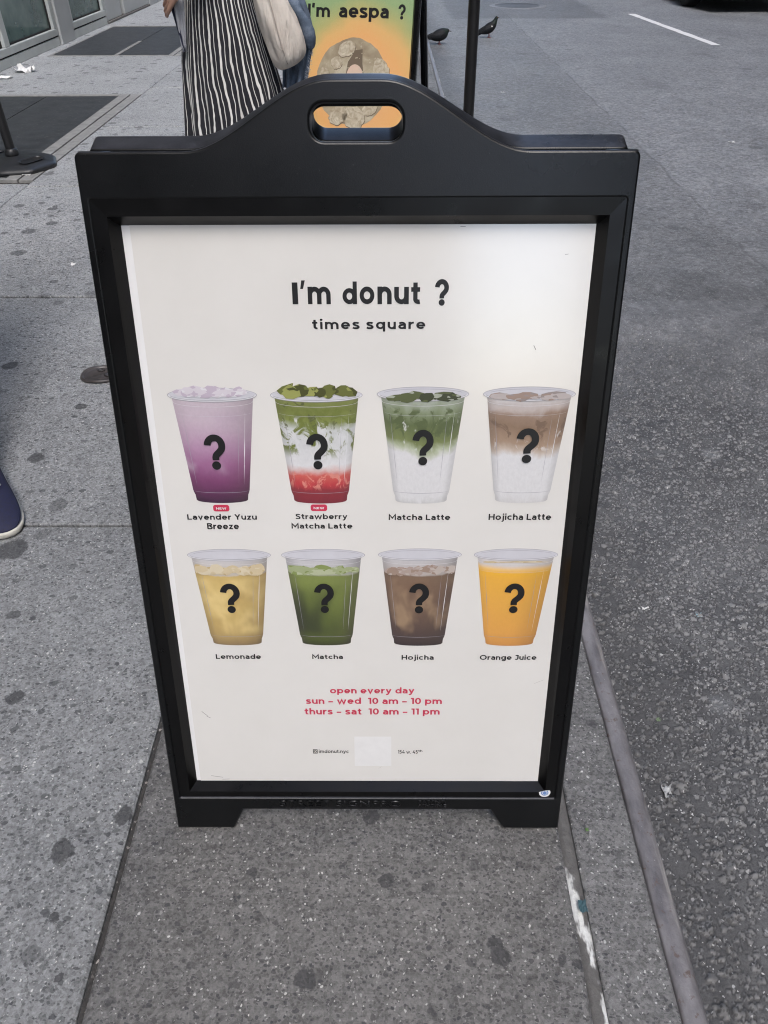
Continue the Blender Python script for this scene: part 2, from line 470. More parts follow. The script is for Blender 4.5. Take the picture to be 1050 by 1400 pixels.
# ------------------------------------------------------------------ ground
ZR = -0.06
Y0, Y1 = -8.0, 60.0
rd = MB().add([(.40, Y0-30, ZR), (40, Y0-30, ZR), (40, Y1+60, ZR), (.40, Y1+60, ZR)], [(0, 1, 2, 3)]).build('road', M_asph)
tag(rd, None, None, kind='structure')
def stony_patch():
    """worn aggregate standing out of the binder where the camera is close : real relief"""
    rs_ = np.random.RandomState(5)
    x0, x1, y0, y1, st = .500, 1.62, -.42, 2.35, .0026
    nx, ny = int((x1-x0)/st)+1, int((y1-y0)/st)+1
    xs = x0+np.arange(nx)*st; ys_ = y0+np.arange(ny)*st
    H = np.zeros((ny, nx)); Tn = np.zeros((ny, nx))
    # slow swell and fine grit
    for sc_, am in ((.09, .0016), (.035, .0009)):
        gx, gy = int((x1-x0)/sc_)+3, int((y1-y0)/sc_)+3
        G_ = rs_.rand(gy, gx)
        fx = (xs-x0)/sc_; fy = (ys_-y0)/sc_
        ix, iy = fx.astype(int), fy.astype(int); ax_, ay_ = fx-ix, fy-iy
        ax_ = ax_*ax_*(3-2*ax_); ay_ = (ay_*ay_*(3-2*ay_))[:, None]
        A = G_[iy][:, ix]*(1-ax_)+G_[iy][:, ix+1]*ax_; B = G_[iy+1][:, ix]*(1-ax_)+G_[iy+1][:, ix+1]*ax_
        H += am*(A*(1-ay_)+B*ay_-.5)
    swell = H.copy()
    H += .0006*(rs_.rand(ny, nx)-.5)
    N = int((x1-x0)*(y1-y0)*9500)
    for k in range(N):
        cx_, cy_ = rs_.uniform(x0, x1), rs_.uniform(y0, y1)
        r = min(.0105, .0030+.0016*rs_.exponential(1.0)); asp = rs_.uniform(.55, 1.0); an = rs_.rand()*pi
        i0, i1 = max(0, int((cx_-r*1.3-x0)/st)), min(nx, int((cx_+r*1.3-x0)/st)+2)
        j0, j1 = max(0, int((cy_-r*1.3-y0)/st)), min(ny, int((cy_+r*1.3-y0)/st)+2)
        if i1-i0 < 2 or j1-j0 < 2: continue
        X, Y = np.meshgrid(xs[i0:i1]-cx_, ys_[j0:j1]-cy_)
        U = (X*cos(an)+Y*sin(an))/r; V = (-X*sin(an)+Y*cos(an))/(r*asp)
        th = np.arctan2(V, U)
        q = np.sqrt(U*U+V*V)*(1+.13*np.sin(3*th+k)+.09*np.sin(5*th+2*k))
        hgt = r*rs_.uniform(.22, .60)
        tx, ty = rs_.uniform(-.40, .40, 2)
        z = swell[min(ny-1, j0+1), min(nx-1, i0+1)]+hgt*(1-np.clip(q, 0, 1)**3)+(tx*X+ty*Y)
        m_ = (q < 1) & (z > H[j0:j1, i0:i1]-.0004)
        H[j0:j1, i0:i1] = np.where(m_, z, H[j0:j1, i0:i1])
        # thin crack round each stone
        rim = (q >= 1) & (q < 1+.0018/r)
        H[j0:j1, i0:i1] = np.where(rim, H[j0:j1, i0:i1]-.0009, H[j0:j1, i0:i1])
        Tn[j0:j1, i0:i1] = np.where(rim, -.8, Tn[j0:j1, i0:i1])
        Tn[j0:j1, i0:i1] = np.where(m_, .18+.82*rs_.rand()**1.3, Tn[j0:j1, i0:i1])
    e = np.minimum(np.minimum((x1-xs)/.12, 1)[None, :], np.minimum(np.minimum((y1-ys_)/.35, 1), 1)[:, None])
    H = (H+.0012)*np.clip(e, 0, 1)-.0030*(1-np.clip(e, 0, 1))*0
    H -= .0016*(e <= .02)
    Xg, Yg = np.meshgrid(xs, ys_)
    co = np.stack([Xg, Yg, H+ZR+.0015], -1).reshape(-1, 3).astype(np.float32)
    a = np.arange(nx*ny).reshape(ny, nx)
    F = np.stack([a[:-1, :-1], a[:-1, 1:], a[1:, 1:], a[1:, :-1]], -1).reshape(-1, 4).astype(np.int32)
    me = bpy.data.meshes.new('road_surface')
    me.vertices.add(len(co)); me.vertices.foreach_set('co', co.ravel())
    me.loops.add(F.size); me.loops.foreach_set('vertex_index', F.ravel())
    me.polygons.add(len(F)); me.polygons.foreach_set('loop_start', np.arange(0, F.size, 4, dtype=np.int32))
    me.polygons.foreach_set('use_smooth', np.ones(len(F), dtype=bool))
    at = me.attributes.new('stone_tone', 'FLOAT', 'POINT'); at.data.foreach_set('value', Tn.ravel().astype(np.float32))
    me.update(calc_edges=True); me.validate()
    me.materials.append(M_asphn)
    o = link(bpy.data.objects.new('road_surface', me))
    tag(o, None, None, kind='structure')


stony_patch()
b = MB().add([(-3.9, Y0, -.014), (.47, Y0, -.014), (.47, Y1, -.014), (-3.9, Y1, -.014)], [(0, 1, 2, 3)])
tag(b.build('sidewalk_bed', M_dirt), None, None, kind='structure')


def slab(mb, x0, x1, y0, y1, mi, bev=.004, jag=.0022):
    z = random.uniform(-.0008, .0008)
    n = max(1, min(90, int((y1-y0)/.02)))
    rows = []
    for k in range(n+1):
        y = y0+(y1-y0)*k/n
        yy = min(max(y, y0+bev), y1-bev)
        a, b = random.gauss(0, jag), random.gauss(0, jag)
        a, b = max(-.004, min(.008, a)), max(-.004, min(.008, b))
        rows.append([(x0, y, -.03), (x0, y, z-bev), (x0+bev+max(0, a), yy, z), (x1-bev-max(0, b), yy, z), (x1, y, z-bev), (x1, y, -.03)])
    m = 6
    v = [p for r in rows for p in r]
    f = [(k*m+i, k*m+i+1, (k+1)*m+i+1, (k+1)*m+i) for k in range(n) for i in range(m-1)]
    f = [tuple(reversed(q)) for q in f]
    mb.add(v, f, mi)
    e = n*m
    mb.add([rows[0][1], rows[0][4], rows[0][3], rows[0][2], rows[-1][1], rows[-1][4], rows[-1][3], rows[-1][2],
            rows[0][0], rows[0][5], rows[-1][0], rows[-1][5]], [(8, 9, 1, 0), (11, 10, 4, 5), (0, 1, 2, 3), (5, 4, 7, 6)], mi)


random.seed(3)
sw = MB()
ys = [-8, -5.05, -3.58, -2.11, -.64, .806, 2.26, 3.80, 5.245, 6.70, 8.16, 9.63, 11.1, 12.57, 14.04, 16, 18, 20, 23, 26, 30, 35, 42, 60]
for i in range(len(ys)-1):
    a, bb = ys[i]+(.004 if ys[i] < 2 else .008), ys[i+1]-(.004 if ys[i+1] < 2 else .008)
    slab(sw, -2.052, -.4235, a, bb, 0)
    slab(sw, -.4135, .336, a, bb, 1)
# western band is broken by two cellar doors
GA, GB = (-3.62, -2.06, 3.92, 6.41), (-3.58, -2.17, 8.42, 10.82)
wy = [-8, -5.05, -3.58, -2.11, -.64, .806, 2.26, 3.85]
for i in range(len(wy)-1): slab(sw, -3.75, -2.058, wy[i]+.003, wy[i+1]-.003, 0)
slab(sw, -3.75, GA[0]-.004, 3.853, 6.41, 0)
slab(sw, -3.75, -2.058, 6.415, 8.415, 0)
slab(sw, -3.75, GB[0]-.004, 8.42, 10.82, 0)
slab(sw, GB[1]+.004, -2.058, 8.42, 10.82, 0)
slab(sw, -3.75, -2.058, 10.826, 13.5, 0)
slab(sw, -3.75, -2.058, 13.506, 17, 0)
slab(sw, -3.75, -2.058, 17.006, 60, 0)
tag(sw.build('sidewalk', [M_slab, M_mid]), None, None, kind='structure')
kb = MB()
for a, bb in ((-8, -1.7), (-1.694, 1.35), (1.356, 4.4), (4.406, 7.4), (7.406, 14), (14.006, 60)):
    slab(kb, .360, .4655, a, bb, 0, .003)
tag(kb.build('kerb', M_kerbc), None, None, kind='structure')
# filled joint between slab and kerb
rs = []
random.seed(8)
for k in range(90):
    y = -2.0+k*.1 if k < 60 else 4+(k-60)*1.9
    h = random.uniform(-.006, -.001)
    w = random.uniform(-.002, .001)
    rs.append([(.334, y, -.012), (.337+w, y, h-.003), (.348+random.uniform(-.002, .002), y, h+.001), (.359-w, y, h-.003), (.362, y, -.012)])
tag(MB().rings(rs, closed=False).build('joint_sealant', M_seal, smooth=True), None, None, kind='structure')
# steel kerb nosing
rs = []
for k in range(130):
    y = -2.5+k*.08 if k < 110 else 6.3+(k-110)*2.9
    jx = random.uniform(-.0012, .0012)
    rs.append([(.4665+jx, y, -.03), (.4665+jx, y, .0005), (.470+jx, y, .0035), (.4955+jx*.5, y, .0035), (.5015+jx*.5, y, .0005), (.5055, y, -.005), (.5065, y, -.018), (.507, y, ZR-.05)])
tag(MB().rings(rs, closed=False).build('steel_kerb_edge', M_steel, smooth=True), None, None, kind='structure')

# lane dash (measured: runs very slightly skew to the kerb)
def m_paint():
    g = G("road_paint"); P = g.pos()
    w = g.step(g.noise(P, 14, 5, .7), .24, .34)
    w = g.math('MULTIPLY', w, g.step(g.noise(P, 60, 4, .7), .24, .36))
    c = g.mix(w, (.15, .15, .155), (.80, .80, .79))
    return g.bsdf(c, .7, g.bump(g.noise(P, 200, 3), .3, .003))


M_paint = m_paint()
mk = MB()
for (x, ya, yb, sl) in ((3.62, 9.42, 12.45, -.072), (3.10, 17.5, 20.5, -.03), (4.2, .3, 3.3, -.03), (2.95, 26, 29, 0)):
    n = 24
    L, Rr = [], []
    for i in range(n+1):
        y = ya+(yb-ya)*i/n
        xc = x-sl*(yb-y) if sl else x
        wv = .052+random.uniform(-.006, .006)
        L.append((xc-wv, y, ZR+.004)); Rr.append((xc+wv+random.uniform(-.004, .004), y, ZR+.004))
    mk.add(L+Rr, [(i, n+1+i, n+2+i, i+1) for i in range(n)])
tag(mk.build('lane_marking', M_paint), None, None, kind='structure')

# manhole cover
def disc(mb, cx, cy, r0, r1, z0, z1, n=48, mi=0):
    v = []
    for i in range(n):
        a = 2*pi*i/n
        v += [(cx+r0*cos(a), cy+r0*sin(a), z0), (cx+r1*cos(a), cy+r1*sin(a), z1)]
    return mb.add(v, [(2*i, 2*i+1, (2*i+3) % (2*n), (2*i+2) % (2*n)) for i in range(n)], mi)


M_iron = plain("worn_iron", (.12, .122, .128), .6, .3, 12, .3)
M_ironl = plain("polished_iron_rim", (.20, .20, .205), .6, .25, 12, .1)
mh = thing('manhole_cover', 'round iron manhole cover with pale ring set in the dark road patch', 'manhole cover', (2.1, 13.62, ZR))
q = MB(); disc(q, 0, 0, .36, .43, .006, .006); disc(q, 0, 0, .43, .45, .006, 0)
q.build('rim', M_ironl, mh)
q = MB(); disc(q, 0, 0, 0.0005, .33, .004, .004)
for k in range(4): disc(q, 0, 0, .07+k*.07, .09+k*.07, .007, .007)
disc(q, 0, 0, .33, .36, .004, -.006)
q.build('lid', M_iron, mh)


# cellar doors in the pavement
def cellar(name, label, x0, x1, y0, y1, fl, fr, ff, fb, div=None):
    cx, cy = (x0+x1)/2, (y0+y1)/2
    t = thing(name, label, 'cellar door', (cx, cy, 0))
    f = MB()
    X0, X1, Yf, Yb = x0-cx, x1-cx, y0-cy, y1-cy
    f.box(X1-fr, X1-fr*.55, Yf, Yb, -.02, .003)
    f.box(X1-fr*.48, X1, Yf, Yb, -.02, .002)
    f.box(X0, X0+fl, Yf, Yb, -.02, .003)
    f.box(X0+fl, X1-fr, Yf, Yf+ff, -.02, .004)
    f.box(X0+fl, X1-fr, Yb-fb, Yb, -.02, .004)
    bevel_mod(f.build('door_frame', M_plateframe, t), .003)
    xm = div if div is not None else 0
    for (a, bq) in ((X0+fl+.004, xm-.004), (xm+.004, X1-fr-.004)):
        p = MB().box(a, bq, Yf+ff+.004, Yb-fb-.004, -.02, -.001)
        p.build('door_leaf', M_plate, t)
    if div is not None:
        MB().box(xm-.02, xm+.02, Yf+ff, Yf+ff+1.0, -.01, .006).build('centre_bar', M_plateframe, t)
    return t


cellar('cellar_door', 'dark ribbed steel cellar door behind the black post base on the left', *GA, .05, .17, .04, .06)
cellar('cellar_door', 'dark steel cellar door with a short pale centre bar before the storefront', *GB, .03, .13, .03, .03, .02)

# ------------------------------------------------------------------ A-frame signs
def m_blackplastic():
    g = G("black_moulded_plastic"); P = g.pos()
    n = g.noise(P, 5, 5, .6)
    c = g.mix(g.rng(n, .3, .7, 0, 1), (.0022, .0026, .003), (.0045, .005, .0058))
    sc = g.step(g.noise(g.n('Mapping', Vector=P, Scale=(1, .2, 1)).outputs[0], 160, 4, .75), .67, .74)
    c = g.mix(g.math('MULTIPLY', sc, .45), c, (.05, .05, .052))
    nz = g.sep(g.n('NewGeometry').outputs['Normal'])[2]
    c = g.mix(g.math('MULTIPLY', g.step(nz, .70, .95), g.rng(g.noise(P, 25, 5, .7), .3, .7, .06, .20)), c, (.22, .225, .26))      # blue-grey sky reflection painted on upward faces
    nm = g.bump(g.noise(P, 900, 3), .12, .001)
    return g.bsdf(c, g.rng(n, .3, .7, .24, .36), nm, Specular_IOR_Level=.36)


M_plast = m_blackplastic()
M_rail = plain("black_snap_rail", (.0025, .0025, .0028), .32, .15, 20, Specular_IOR_Level=.26)
TILT = 0.277083
UP = Vector((0, sin(TILT), cos(TILT)))
NR = Vector((0, -cos(TILT), sin(TILT)))
FRONT = Matrix(((1, 0, 0, 0), (0, UP.y, NR.y, 0), (0, UP.z, NR.z, 0), (0, 0, 0, 1)))
YB = .6245
BACK = Matrix(((-1, 0, 0, 0), (0, -UP.y, -NR.y, YB), (0, UP.z, NR.z, 0), (0, 0, 0, 1)))


def sm(x, a, b):
    t = min(1, max(0, (x-a)/(b-a)))
    return t*t*(3-2*t)


def fill_curve(loops, name, ext, bev):
    cu = bpy.data.curves.new(name, 'CURVE'); cu.dimensions = '2D'; cu.fill_mode = 'BOTH'
    cu.extrude = ext; cu.bevel_depth = bev; cu.bevel_resolution = 2; cu.offset = -bev
    for lp in loops:
        sp = cu.splines.new('POLY'); sp.points.add(len(lp)-1)
        for p, (x, y) in zip(sp.points, lp): p.co = (x, y, 0, 1)
        sp.use_cyclic_u = True
    o = bpy.data.objects.new(name, cu); COL.objects.link(o)
    dg = bpy.context.evaluated_depsgraph_get()
    me = bpy.data.meshes.new_from_object(o.evaluated_get(dg))
    bpy.data.objects.remove(o); bpy.data.curves.remove(cu)
    return me


def panel_outline():
    hw = .334
    pts = []
    N = 70
    for i in range(N+1):                     # arch, right to left
        u = .326-.652*i/N
        pts.append((u, 1.0725+.0735*(1-sm(abs(u), .03, .205))))
    out = []
    def arc(cx, cy, r, a0, a1, n=6):
        for i in range(n+1):
            a = a0+(a1-a0)*i/n; out.append((cx+r*cos(a), cy+r*sin(a)))
    out.append((hw, 0.002)); out.append((hw, 1.0645))
    arc(hw-.008, 1.0645, .008, 0, pi/2)
    out += pts[1:-1]
    arc(-hw+.008, 1.0645, .008, pi/2, pi)
    out += [(-hw, .002), (-.234, .002), (-.215, .045), (.213, .045), (.238, .002)]
    return out


def rrect(x0, x1, y0, y1, r, n=7):
    o = []
    for cx, cy, a in ((x1-r, y1-r, 0), (x0+r, y1-r, pi/2), (x0+r, y0+r, pi), (x1-r, y0+r, 3*pi/2)):
        for i in range(n+1):
            t = a+pi/2*i/n; o.append((cx+r*cos(t), cy+r*sin(t)))
    return o


R1 = (-.3225, .3225, .071, 1.0205)
R2 = (-.3055, .3055, .0815, 1.0015)
R3 = (-.2962, .2950, .0905, .9905)


def quad_ring(mb, A, za, B, zb, mi=0):
    """frame between rectangles A and B ; za / zb = depth or (depth at the bottom, depth at the top)"""
    za = za if hasattr(za, '__len__') else (za, za)
    zb = zb if hasattr(zb, '__len__') else (zb, zb)
    ca = [(A[0], A[2], za[0]), (A[1], A[2], za[0]), (A[1], A[3], za[1]), (A[0], A[3], za[1])]
    cb = [(B[0], B[2], zb[0]), (B[1], B[2], zb[0]), (B[1], B[3], zb[1]), (B[0], B[3], zb[1])]
    return mb.add(ca+cb, [(i, (i+1) % 4, 4+(i+1) % 4, 4+i) for i in range(4)], mi)


_panel_me = fill_curve([panel_outline(), rrect(R1[0], R1[1], R1[2], R1[3], .002, 2), rrect(-.054, .054, 1.082, 1.1225, .0165)], 'panel', .0165-.003, .003)
_panel_me.transform(Matrix.Translation((0, 0, .0045)))
_panel_me.materials.clear(); _panel_me.materials.append(M_plast)
for p in _panel_me.polygons: p.use_smooth = False


def text_mesh(s, u0, u1, v0, v1, bold=0.0, z=.0006, shear=0.0, ref=None, spacing=1.0):
    """flat lettering fitted to a box: v0 = baseline, v1 = top of the tallest glyph"""
    cu = bpy.data.curves.new('lettering', 'FONT'); cu.body = s; cu.size = 1.0
    cu.offset = bold; cu.shear = shear; cu.fill_mode = 'FRONT'; cu.resolution_u = 5
    cu.space_character = spacing
    o = bpy.data.objects.new('lettering', cu); COL.objects.link(o)
    dg = bpy.context.evaluated_depsgraph_get()
    me = bpy.data.meshes.new_from_object(o.evaluated_get(dg))
    bpy.data.objects.remove(o); bpy.data.curves.remove(cu)
    V = np.array([v.co[:] for v in me.vertices])
    x0, x1 = V[:, 0].min(), V[:, 0].max()
    y0, y1 = -bold, V[:, 1].max()
    for v in me.vertices:
        v.co = (u0+(v.co.x-x0)/(x1-x0)*(u1-u0), v0+(v.co.y-y0)/(y1-y0)*(v1-v0), z)
    return me


def join_meshes(name, mes, mats, parent, xf):
    bm = bmesh.new()
    for me in mes: bm.from_mesh(me)
    me = bpy.data.meshes.new(name); bm.to_mesh(me); bm.free()
    me.materials.clear()
    for mm in mats: me.materials.append(mm)
    me.transform(xf)
    o = bpy.data.objects.new(name, me)
    return link(o, parent)


def m_ink(name, col, rough=.42):
    g = G(name); P = g.pos()
    c = g.mix(g.noise(P, 60, 4), tuple(x*.93 for x in col), tuple(x*1.07 for x in col))
    return g.bsdf(c, rough, None, Coat_Weight=.3, Coat_Roughness=.28, Specular_IOR_Level=.3)


INK = m_ink("black_ink", (.011, .011, .012))
RED = m_ink("crimson_ink", (.56, .035, .085))
WHITEINK = m_ink("white_ink", (.76, .76, .755))


def m_paper(name, dirt=True):
    g = G(name); P = g.pos()
    n = g.noise(P, 7, 5, .6)
    c = g.mix(g.rng(n, .3, .7, 0, 1), (.745, .732, .700), (.785, .772, .742))
    if dirt:
        sp = g.step(g.noise(g.n('Mapping', Vector=P, Scale=(1, 1.5, 1)).outputs[0], 34, 6, .75), .735, .80)
        c = g.mix(g.math('MULTIPLY', sp, .35), c, (.30, .28, .26))
    nm = g.bump(g.noise(P, 3.2, 2), .05, .02)
    return g.bsdf(c, .5, nm, Coat_Weight=1.0, Coat_IOR=1.7, Coat_Roughness=.15, Coat_Normal=nm)


M_paper = m_paper("poster_paper")


def sign_body(label, loc, rz, group):
    t = thing('sidewalk_sign', label, 'A-frame sign', loc, rz, group)
    for nm, M in (('front_panel', FRONT), ('back_panel', BACK)):
        me = _panel_me.copy(); me.transform(M)
        o = link(bpy.data.objects.new(nm, me), t)
        smooth_by_angle(o, 35)
        f = MB()
        quad_ring(f, (R1[0]-.004, R1[1]+.004, R1[2]-.004, R1[3]+.004), (.0172, .0204), R2, (.0165, .0192))
        quad_ring(f, R2, (.0165, .0192), R3, -.0005)
        ro = f.build('snap_rail', M_rail, t if nm == 'front_panel' else o)
        ro.data.transform(M)
    # hinge pins at the shoulders
    for s in (-1, 1):
        h = MB().tube([(s*.30, .301, 1.025), (s*.338, .301, 1.025)], .006, 10)
        h.build('hinge_pin', M_rail, t, True)
    # floor pads
    for s in (-1, 1):
        for y in (.012, YB-.012):
            MB().box(s*.285-.045, s*.285+.045, y-.012, y+.012, 0, .006).build('foot_pad', M_rail, t)
    return t


SIGNS = 'folding pavement signs'
sign = sign_body('black A-frame sign with cream drinks menu poster standing in front', (0, 0, 0), 0, SIGNS)


def place(name, mb, mats, parent, xf=FRONT, smooth=False):
    o = mb.build(name, mats, parent, smooth)
    o.data.transform(xf)
    return o


pb = MB().box(-.300, .300, .086, .996, -.006, -.0012)
M_lens = plain("poster_backing", (.80, .80, .80), .35, .03, 10)
place('poster_backing', pb, M_lens, sign)
# sheet sits a few millimetres right of the backing's edge
ps = MB()
sh = [(-.2895, .084), (.302, .084), (.302, .998), (-.2855, .998)]
ps.add([(x, y, 0) for x, y in sh]+[(x, y, -.0012) for x, y in sh], [(0, 1, 2, 3), (0, 4, 5, 1), (1, 5, 6, 2), (2, 6, 7, 3), (3, 7, 4, 0)])
poster = place('poster', ps, M_paper, sign)

# ---- drawn lettering: round, even-stroke sans built from ribbons
def _arc(cx, cy, rx, ry, a0, a1, n=18):
    return [(cx+rx*cos(radians(a0+(a1-a0)*i/n)), cy+ry*sin(radians(a0+(a1-a0)*i/n))) for i in range(n+1)]


def _cat(p, n=8):
    out = []
    q = [p[0]]+list(p)+[p[-1]]
    for i in range(1, len(q)-2):
        for k in range(n):
            t = k/n
            out.append(tuple(.5*((2*q[i][j])+(-q[i-1][j]+q[i+1][j])*t+(2*q[i-1][j]-5*q[i][j]+4*q[i+1][j]-q[i+2][j])*t*t+(-q[i-1][j]+3*q[i][j]-3*q[i+1][j]+q[i+2][j])*t**3) for j in (0, 1)))
    return out+[tuple(p[-1])]


def glyph(ch, w):
    """strokes [(points, closed)] , dots [(x, y, r)], advance width ; cap height 1"""
    h = w/2; X = .745; A = 1.05; D = -.27
    st, dots = [], []
    def S(p, closed=False): st.append((p, closed))
    def bowl(x0, x1, y0=0., y1=X): S(_arc((x0+x1)/2, (y0+y1)/2, (x1-x0)/2-h, (y1-y0)/2-h, 0, 360, 36)[:-1], True)
    def arch(x0, x1, y=.40, top=X): return _arc((x0+x1)/2, y, (x1-x0)/2-h, top-h-y, 180, 0, 16)
    c = ch
    if c == 'a':
        W = .60
        S([(.075, .60)]+_arc(.29, .42, W-.29-h, X-h-.42, 118, 0, 14)[0:]+[(W-h, 0)])
        S([(W-h, .425), (.27, .425)]+_arc(.25, .2475, .25-h, .2475-h+.0, 90, 270, 14)+_arc(.30, .30, W-.30-h, .30-h, 270, 352, 8))
    elif c in 'bpdqg':
        W = .72; x = h if c in 'bp' else W-h
        bowl(.03 if c in 'bp' else 0, W if c in 'bp' else W-.03)
        if c in 'bd': S([(x, A), (x, 0)])
        elif c in 'pq': S([(x, X), (x, D)])
        else: S([(x, X), (x, .0)]+_arc(.36, .0, W-h-.36, -D-h, 0, -140, 14))
    elif c == 'c': W = .64; S(_arc(.36, X/2, .36-h, X/2-h, 46, 314, 30))
    elif c == 'e': W = .70; S([(h+.02, X/2-.012), (W-h, X/2-.012)]+_arc(.35, X/2, .35-h, X/2-h, 0, 318, 34))
    elif c == 'h': W = .64; S([(h, A), (h, 0)]); S([(h, .36)]+arch(h-h, W)+[(W-h, 0)])
    elif c == 'i': W = w; S([(h, X), (h, 0)]); dots.append((h, .97, w*.60))
    elif c == 'j': W = w+.10; S([(W-h, X), (W-h, -.05)]+_arc(W-h-.15, -.06, .15, .17, 0, -110, 10)); dots.append((W-h, .97, w*.60))
    elif c == 'm':
        W = 1.06; S([(h, X), (h, 0)]); m_ = W/2
        S([(h, .36)]+arch(0, m_+h)+[(m_, 0)]); S([(m_, .36)]+arch(m_-h, W)+[(W-h, 0)])
    elif c == 'n': W = .64; S([(h, X), (h, 0)]); S([(h, .36)]+arch(0, W)+[(W-h, 0)])
    elif c == 'o': W = .73; bowl(0, W)
    elif c == 'r': W = .42; S([(h, X), (h, 0)]); S([(h, .34)]+_arc(W-.02, .34, W-.02-h, X-h-.34, 180, 92, 10)+[(W, X-h)])
    elif c == 's':
        W = .56
        S(_cat([(.49, .585), (.40, .640), (.28, X-h), (.15, .640), (.095, .545), (.16, .445), (.30, .375), (.43, .300), (.470, .205), (.41, .110), (.28, h), (.15, .095), (.035, .165)]))
    elif c == 't': W = .44; S([(.20, .96), (.20, .24)]+_arc(.36, .22, .16, .22-h, 180, 290, 9)); S([(0, X-h+.01), (W-.02, X-h+.01)])
    elif c == 'u': W = .64; S([(W-h, X), (W-h, 0)]); S([(h, X), (h, .345)]+_arc(W/2, .345, W/2-h, .345-h, 180, 360, 16)+[(W-h, .40)])
    elif c == 'v': W = .68; S([(h*.95, X), (W/2, h*.4), (W-h*.95, X)])
    elif c == 'w': W = 1.06; S([(h*.9, X), (.30, h*.4), (W/2, X-h*.6), (W-.30, h*.4), (W-h*.9, X)])
    elif c == 'y': W = .68; S([(W-h*.95, X), (W/2-.03, -.02)]+_cat([(W/2-.05, -.07), (W/2-.12, D+h+.01), (.13, D+h-.005), (.04, D+h+.045)], 5)); S([(h*.95, X), (W/2+.01, h*.6)])
    elif c == 'z': W = .56; S([(.03, X-h), (W-h*1.2, X-h), (h*1.2, h), (W-.02, h)])
    elif c == 'L': W = .60; S([(h, 1), (h, h), (W, h)])
    elif c == 'I': W = w; S([(h, 1), (h, 0)])
    elif c == 'H': W = .80; S([(h, 1), (h, 0)]); S([(W-h, 1), (W-h, 0)]); S([(h, .5), (W-h, .5)])
    elif c == 'M': W = .98; S([(h, 0), (h, 1-h*.2), (W/2, .34), (W-h, 1-h*.2), (W-h, 0)])
    elif c == 'N': W = .82; S([(h, 0), (h, 1-h*.4), (W-h, h*.4), (W-h, 1)])
    elif c == 'O': W = 1.02; bowl(0, W, -.01, 1.01)
    elif c == 'J': W = .56; S([(.10, 1-h), (W-h, 1-h), (W-h, .30)]+_arc(.26, .29, W-h-.26, .30-h, 0, -150, 14))
    elif c == 'S': W = .70; S(_cat([(.60, .82), (.50, .885), (.36, 1-h), (.20, .885), (.125, .755), (.19, .60), (.37, .505), (.53, .405), (.595, .265), (.52, .125), (.35, h), (.18, .115), (.05, .195)]))
    elif c == 'Y': W = .78; S([(h*.9, 1), (W/2, .44), (W-h*.9, 1)]); S([(W/2, .50), (W/2, 0)])
    elif c == 'B':
        W = .72; S([(h, h), (h, 1-h), (.40, 1-h)]+_arc(.42, .755, .225-h*.35, .245-h, 90, -90, 12)+[(h, .51)]); S([(.40, .51)]+_arc(.44, .265+h*.0, .275-h*.6, .265-h*.9, 80, -90, 14)+[(h*.5, h)])
    elif c == 'E': W = .64; S([(W-.02, 1-h), (h, 1-h), (h, h), (W, h)]); S([(h, .51), (W-.07, .51)])
    elif c == 'W': W = 1.2; S([(h*.9, 1), (.34, h*.5), (W/2, 1-h*.6), (W-.34, h*.5), (W-h*.9, 1)])
    elif c == '0': W = .68; S(_arc(W/2, .5, W/2-h, .51-h, 0, 360, 36)[:-1], True)
    elif c == '1': W = .36; S([(.0, 1-h), (W-h, 1-h), (W-h, 0)])
    elif c == '4': W = .76; S([(.46, 1.0), (.10, .285+h*.3), (W, .285)]); S([(.545, .50), (.545, 0)])
    elif c == '5': W = .64; S([(W-.07, 1-h), (.16, 1-h), (.125, .555), (.30, .575)]+_arc(.30, .325, W-.30-h, .29-h+.06, 80, -90, 14)+_cat([(.28, h-.0), (.15, .105), (.03, .185)], 5))
    elif c == '\u2013': W = .52; S([(0, .36), (W, .36)])
    elif c == '.': W = w*1.1; dots.append((W/2, w*.5, w*.58))
    elif c == '?':
        W = .62; S(_arc(.31, .685, .31-h, .345-h, 176, -28, 22)+_cat([(.43, .49), (.345, .405), (.315, .335), (.315, .245)], 5)); dots.append((.315, .075, w*.66))
    elif c == "'": W = w*1.3; S([(W*.55, 1.05), (W*.40, .70)])
    else: W = .30
    return st, dots, W


def ribbon(pts, w, closed):
    P_ = [Vector((p[0], p[1], 0)) for p in pts]
    Q = [P_[0]]
    for p in P_[1:]:
        if (p-Q[-1]).length > 1e-4: Q.append(p)
    n = len(Q); L, R_ = [], []
    for i in range(n):
        a = Q[i]-Q[i-1] if (i or closed) else Q[1]-Q[0]
        b = Q[(i+1) % n]-Q[i] if (i < n-1 or closed) else Q[i]-Q[i-1]
        a.normalize(); b.normalize()
        t = (a+b)
        if t.length < 1e-4: t = a
        t.normalize()
        nrm = Vector((-t.y, t.x, 0)); k = max(.42, nrm.dot(Vector((-a.y, a.x, 0))))
        L.append(Q[i]+nrm*(w/2/k)); R_.append(Q[i]-nrm*(w/2/k))
    m_ = n if closed else n-1
    return L+R_, [(n+i, n+(i+1) % n, (i+1) % n, i) for i in range(m_)]


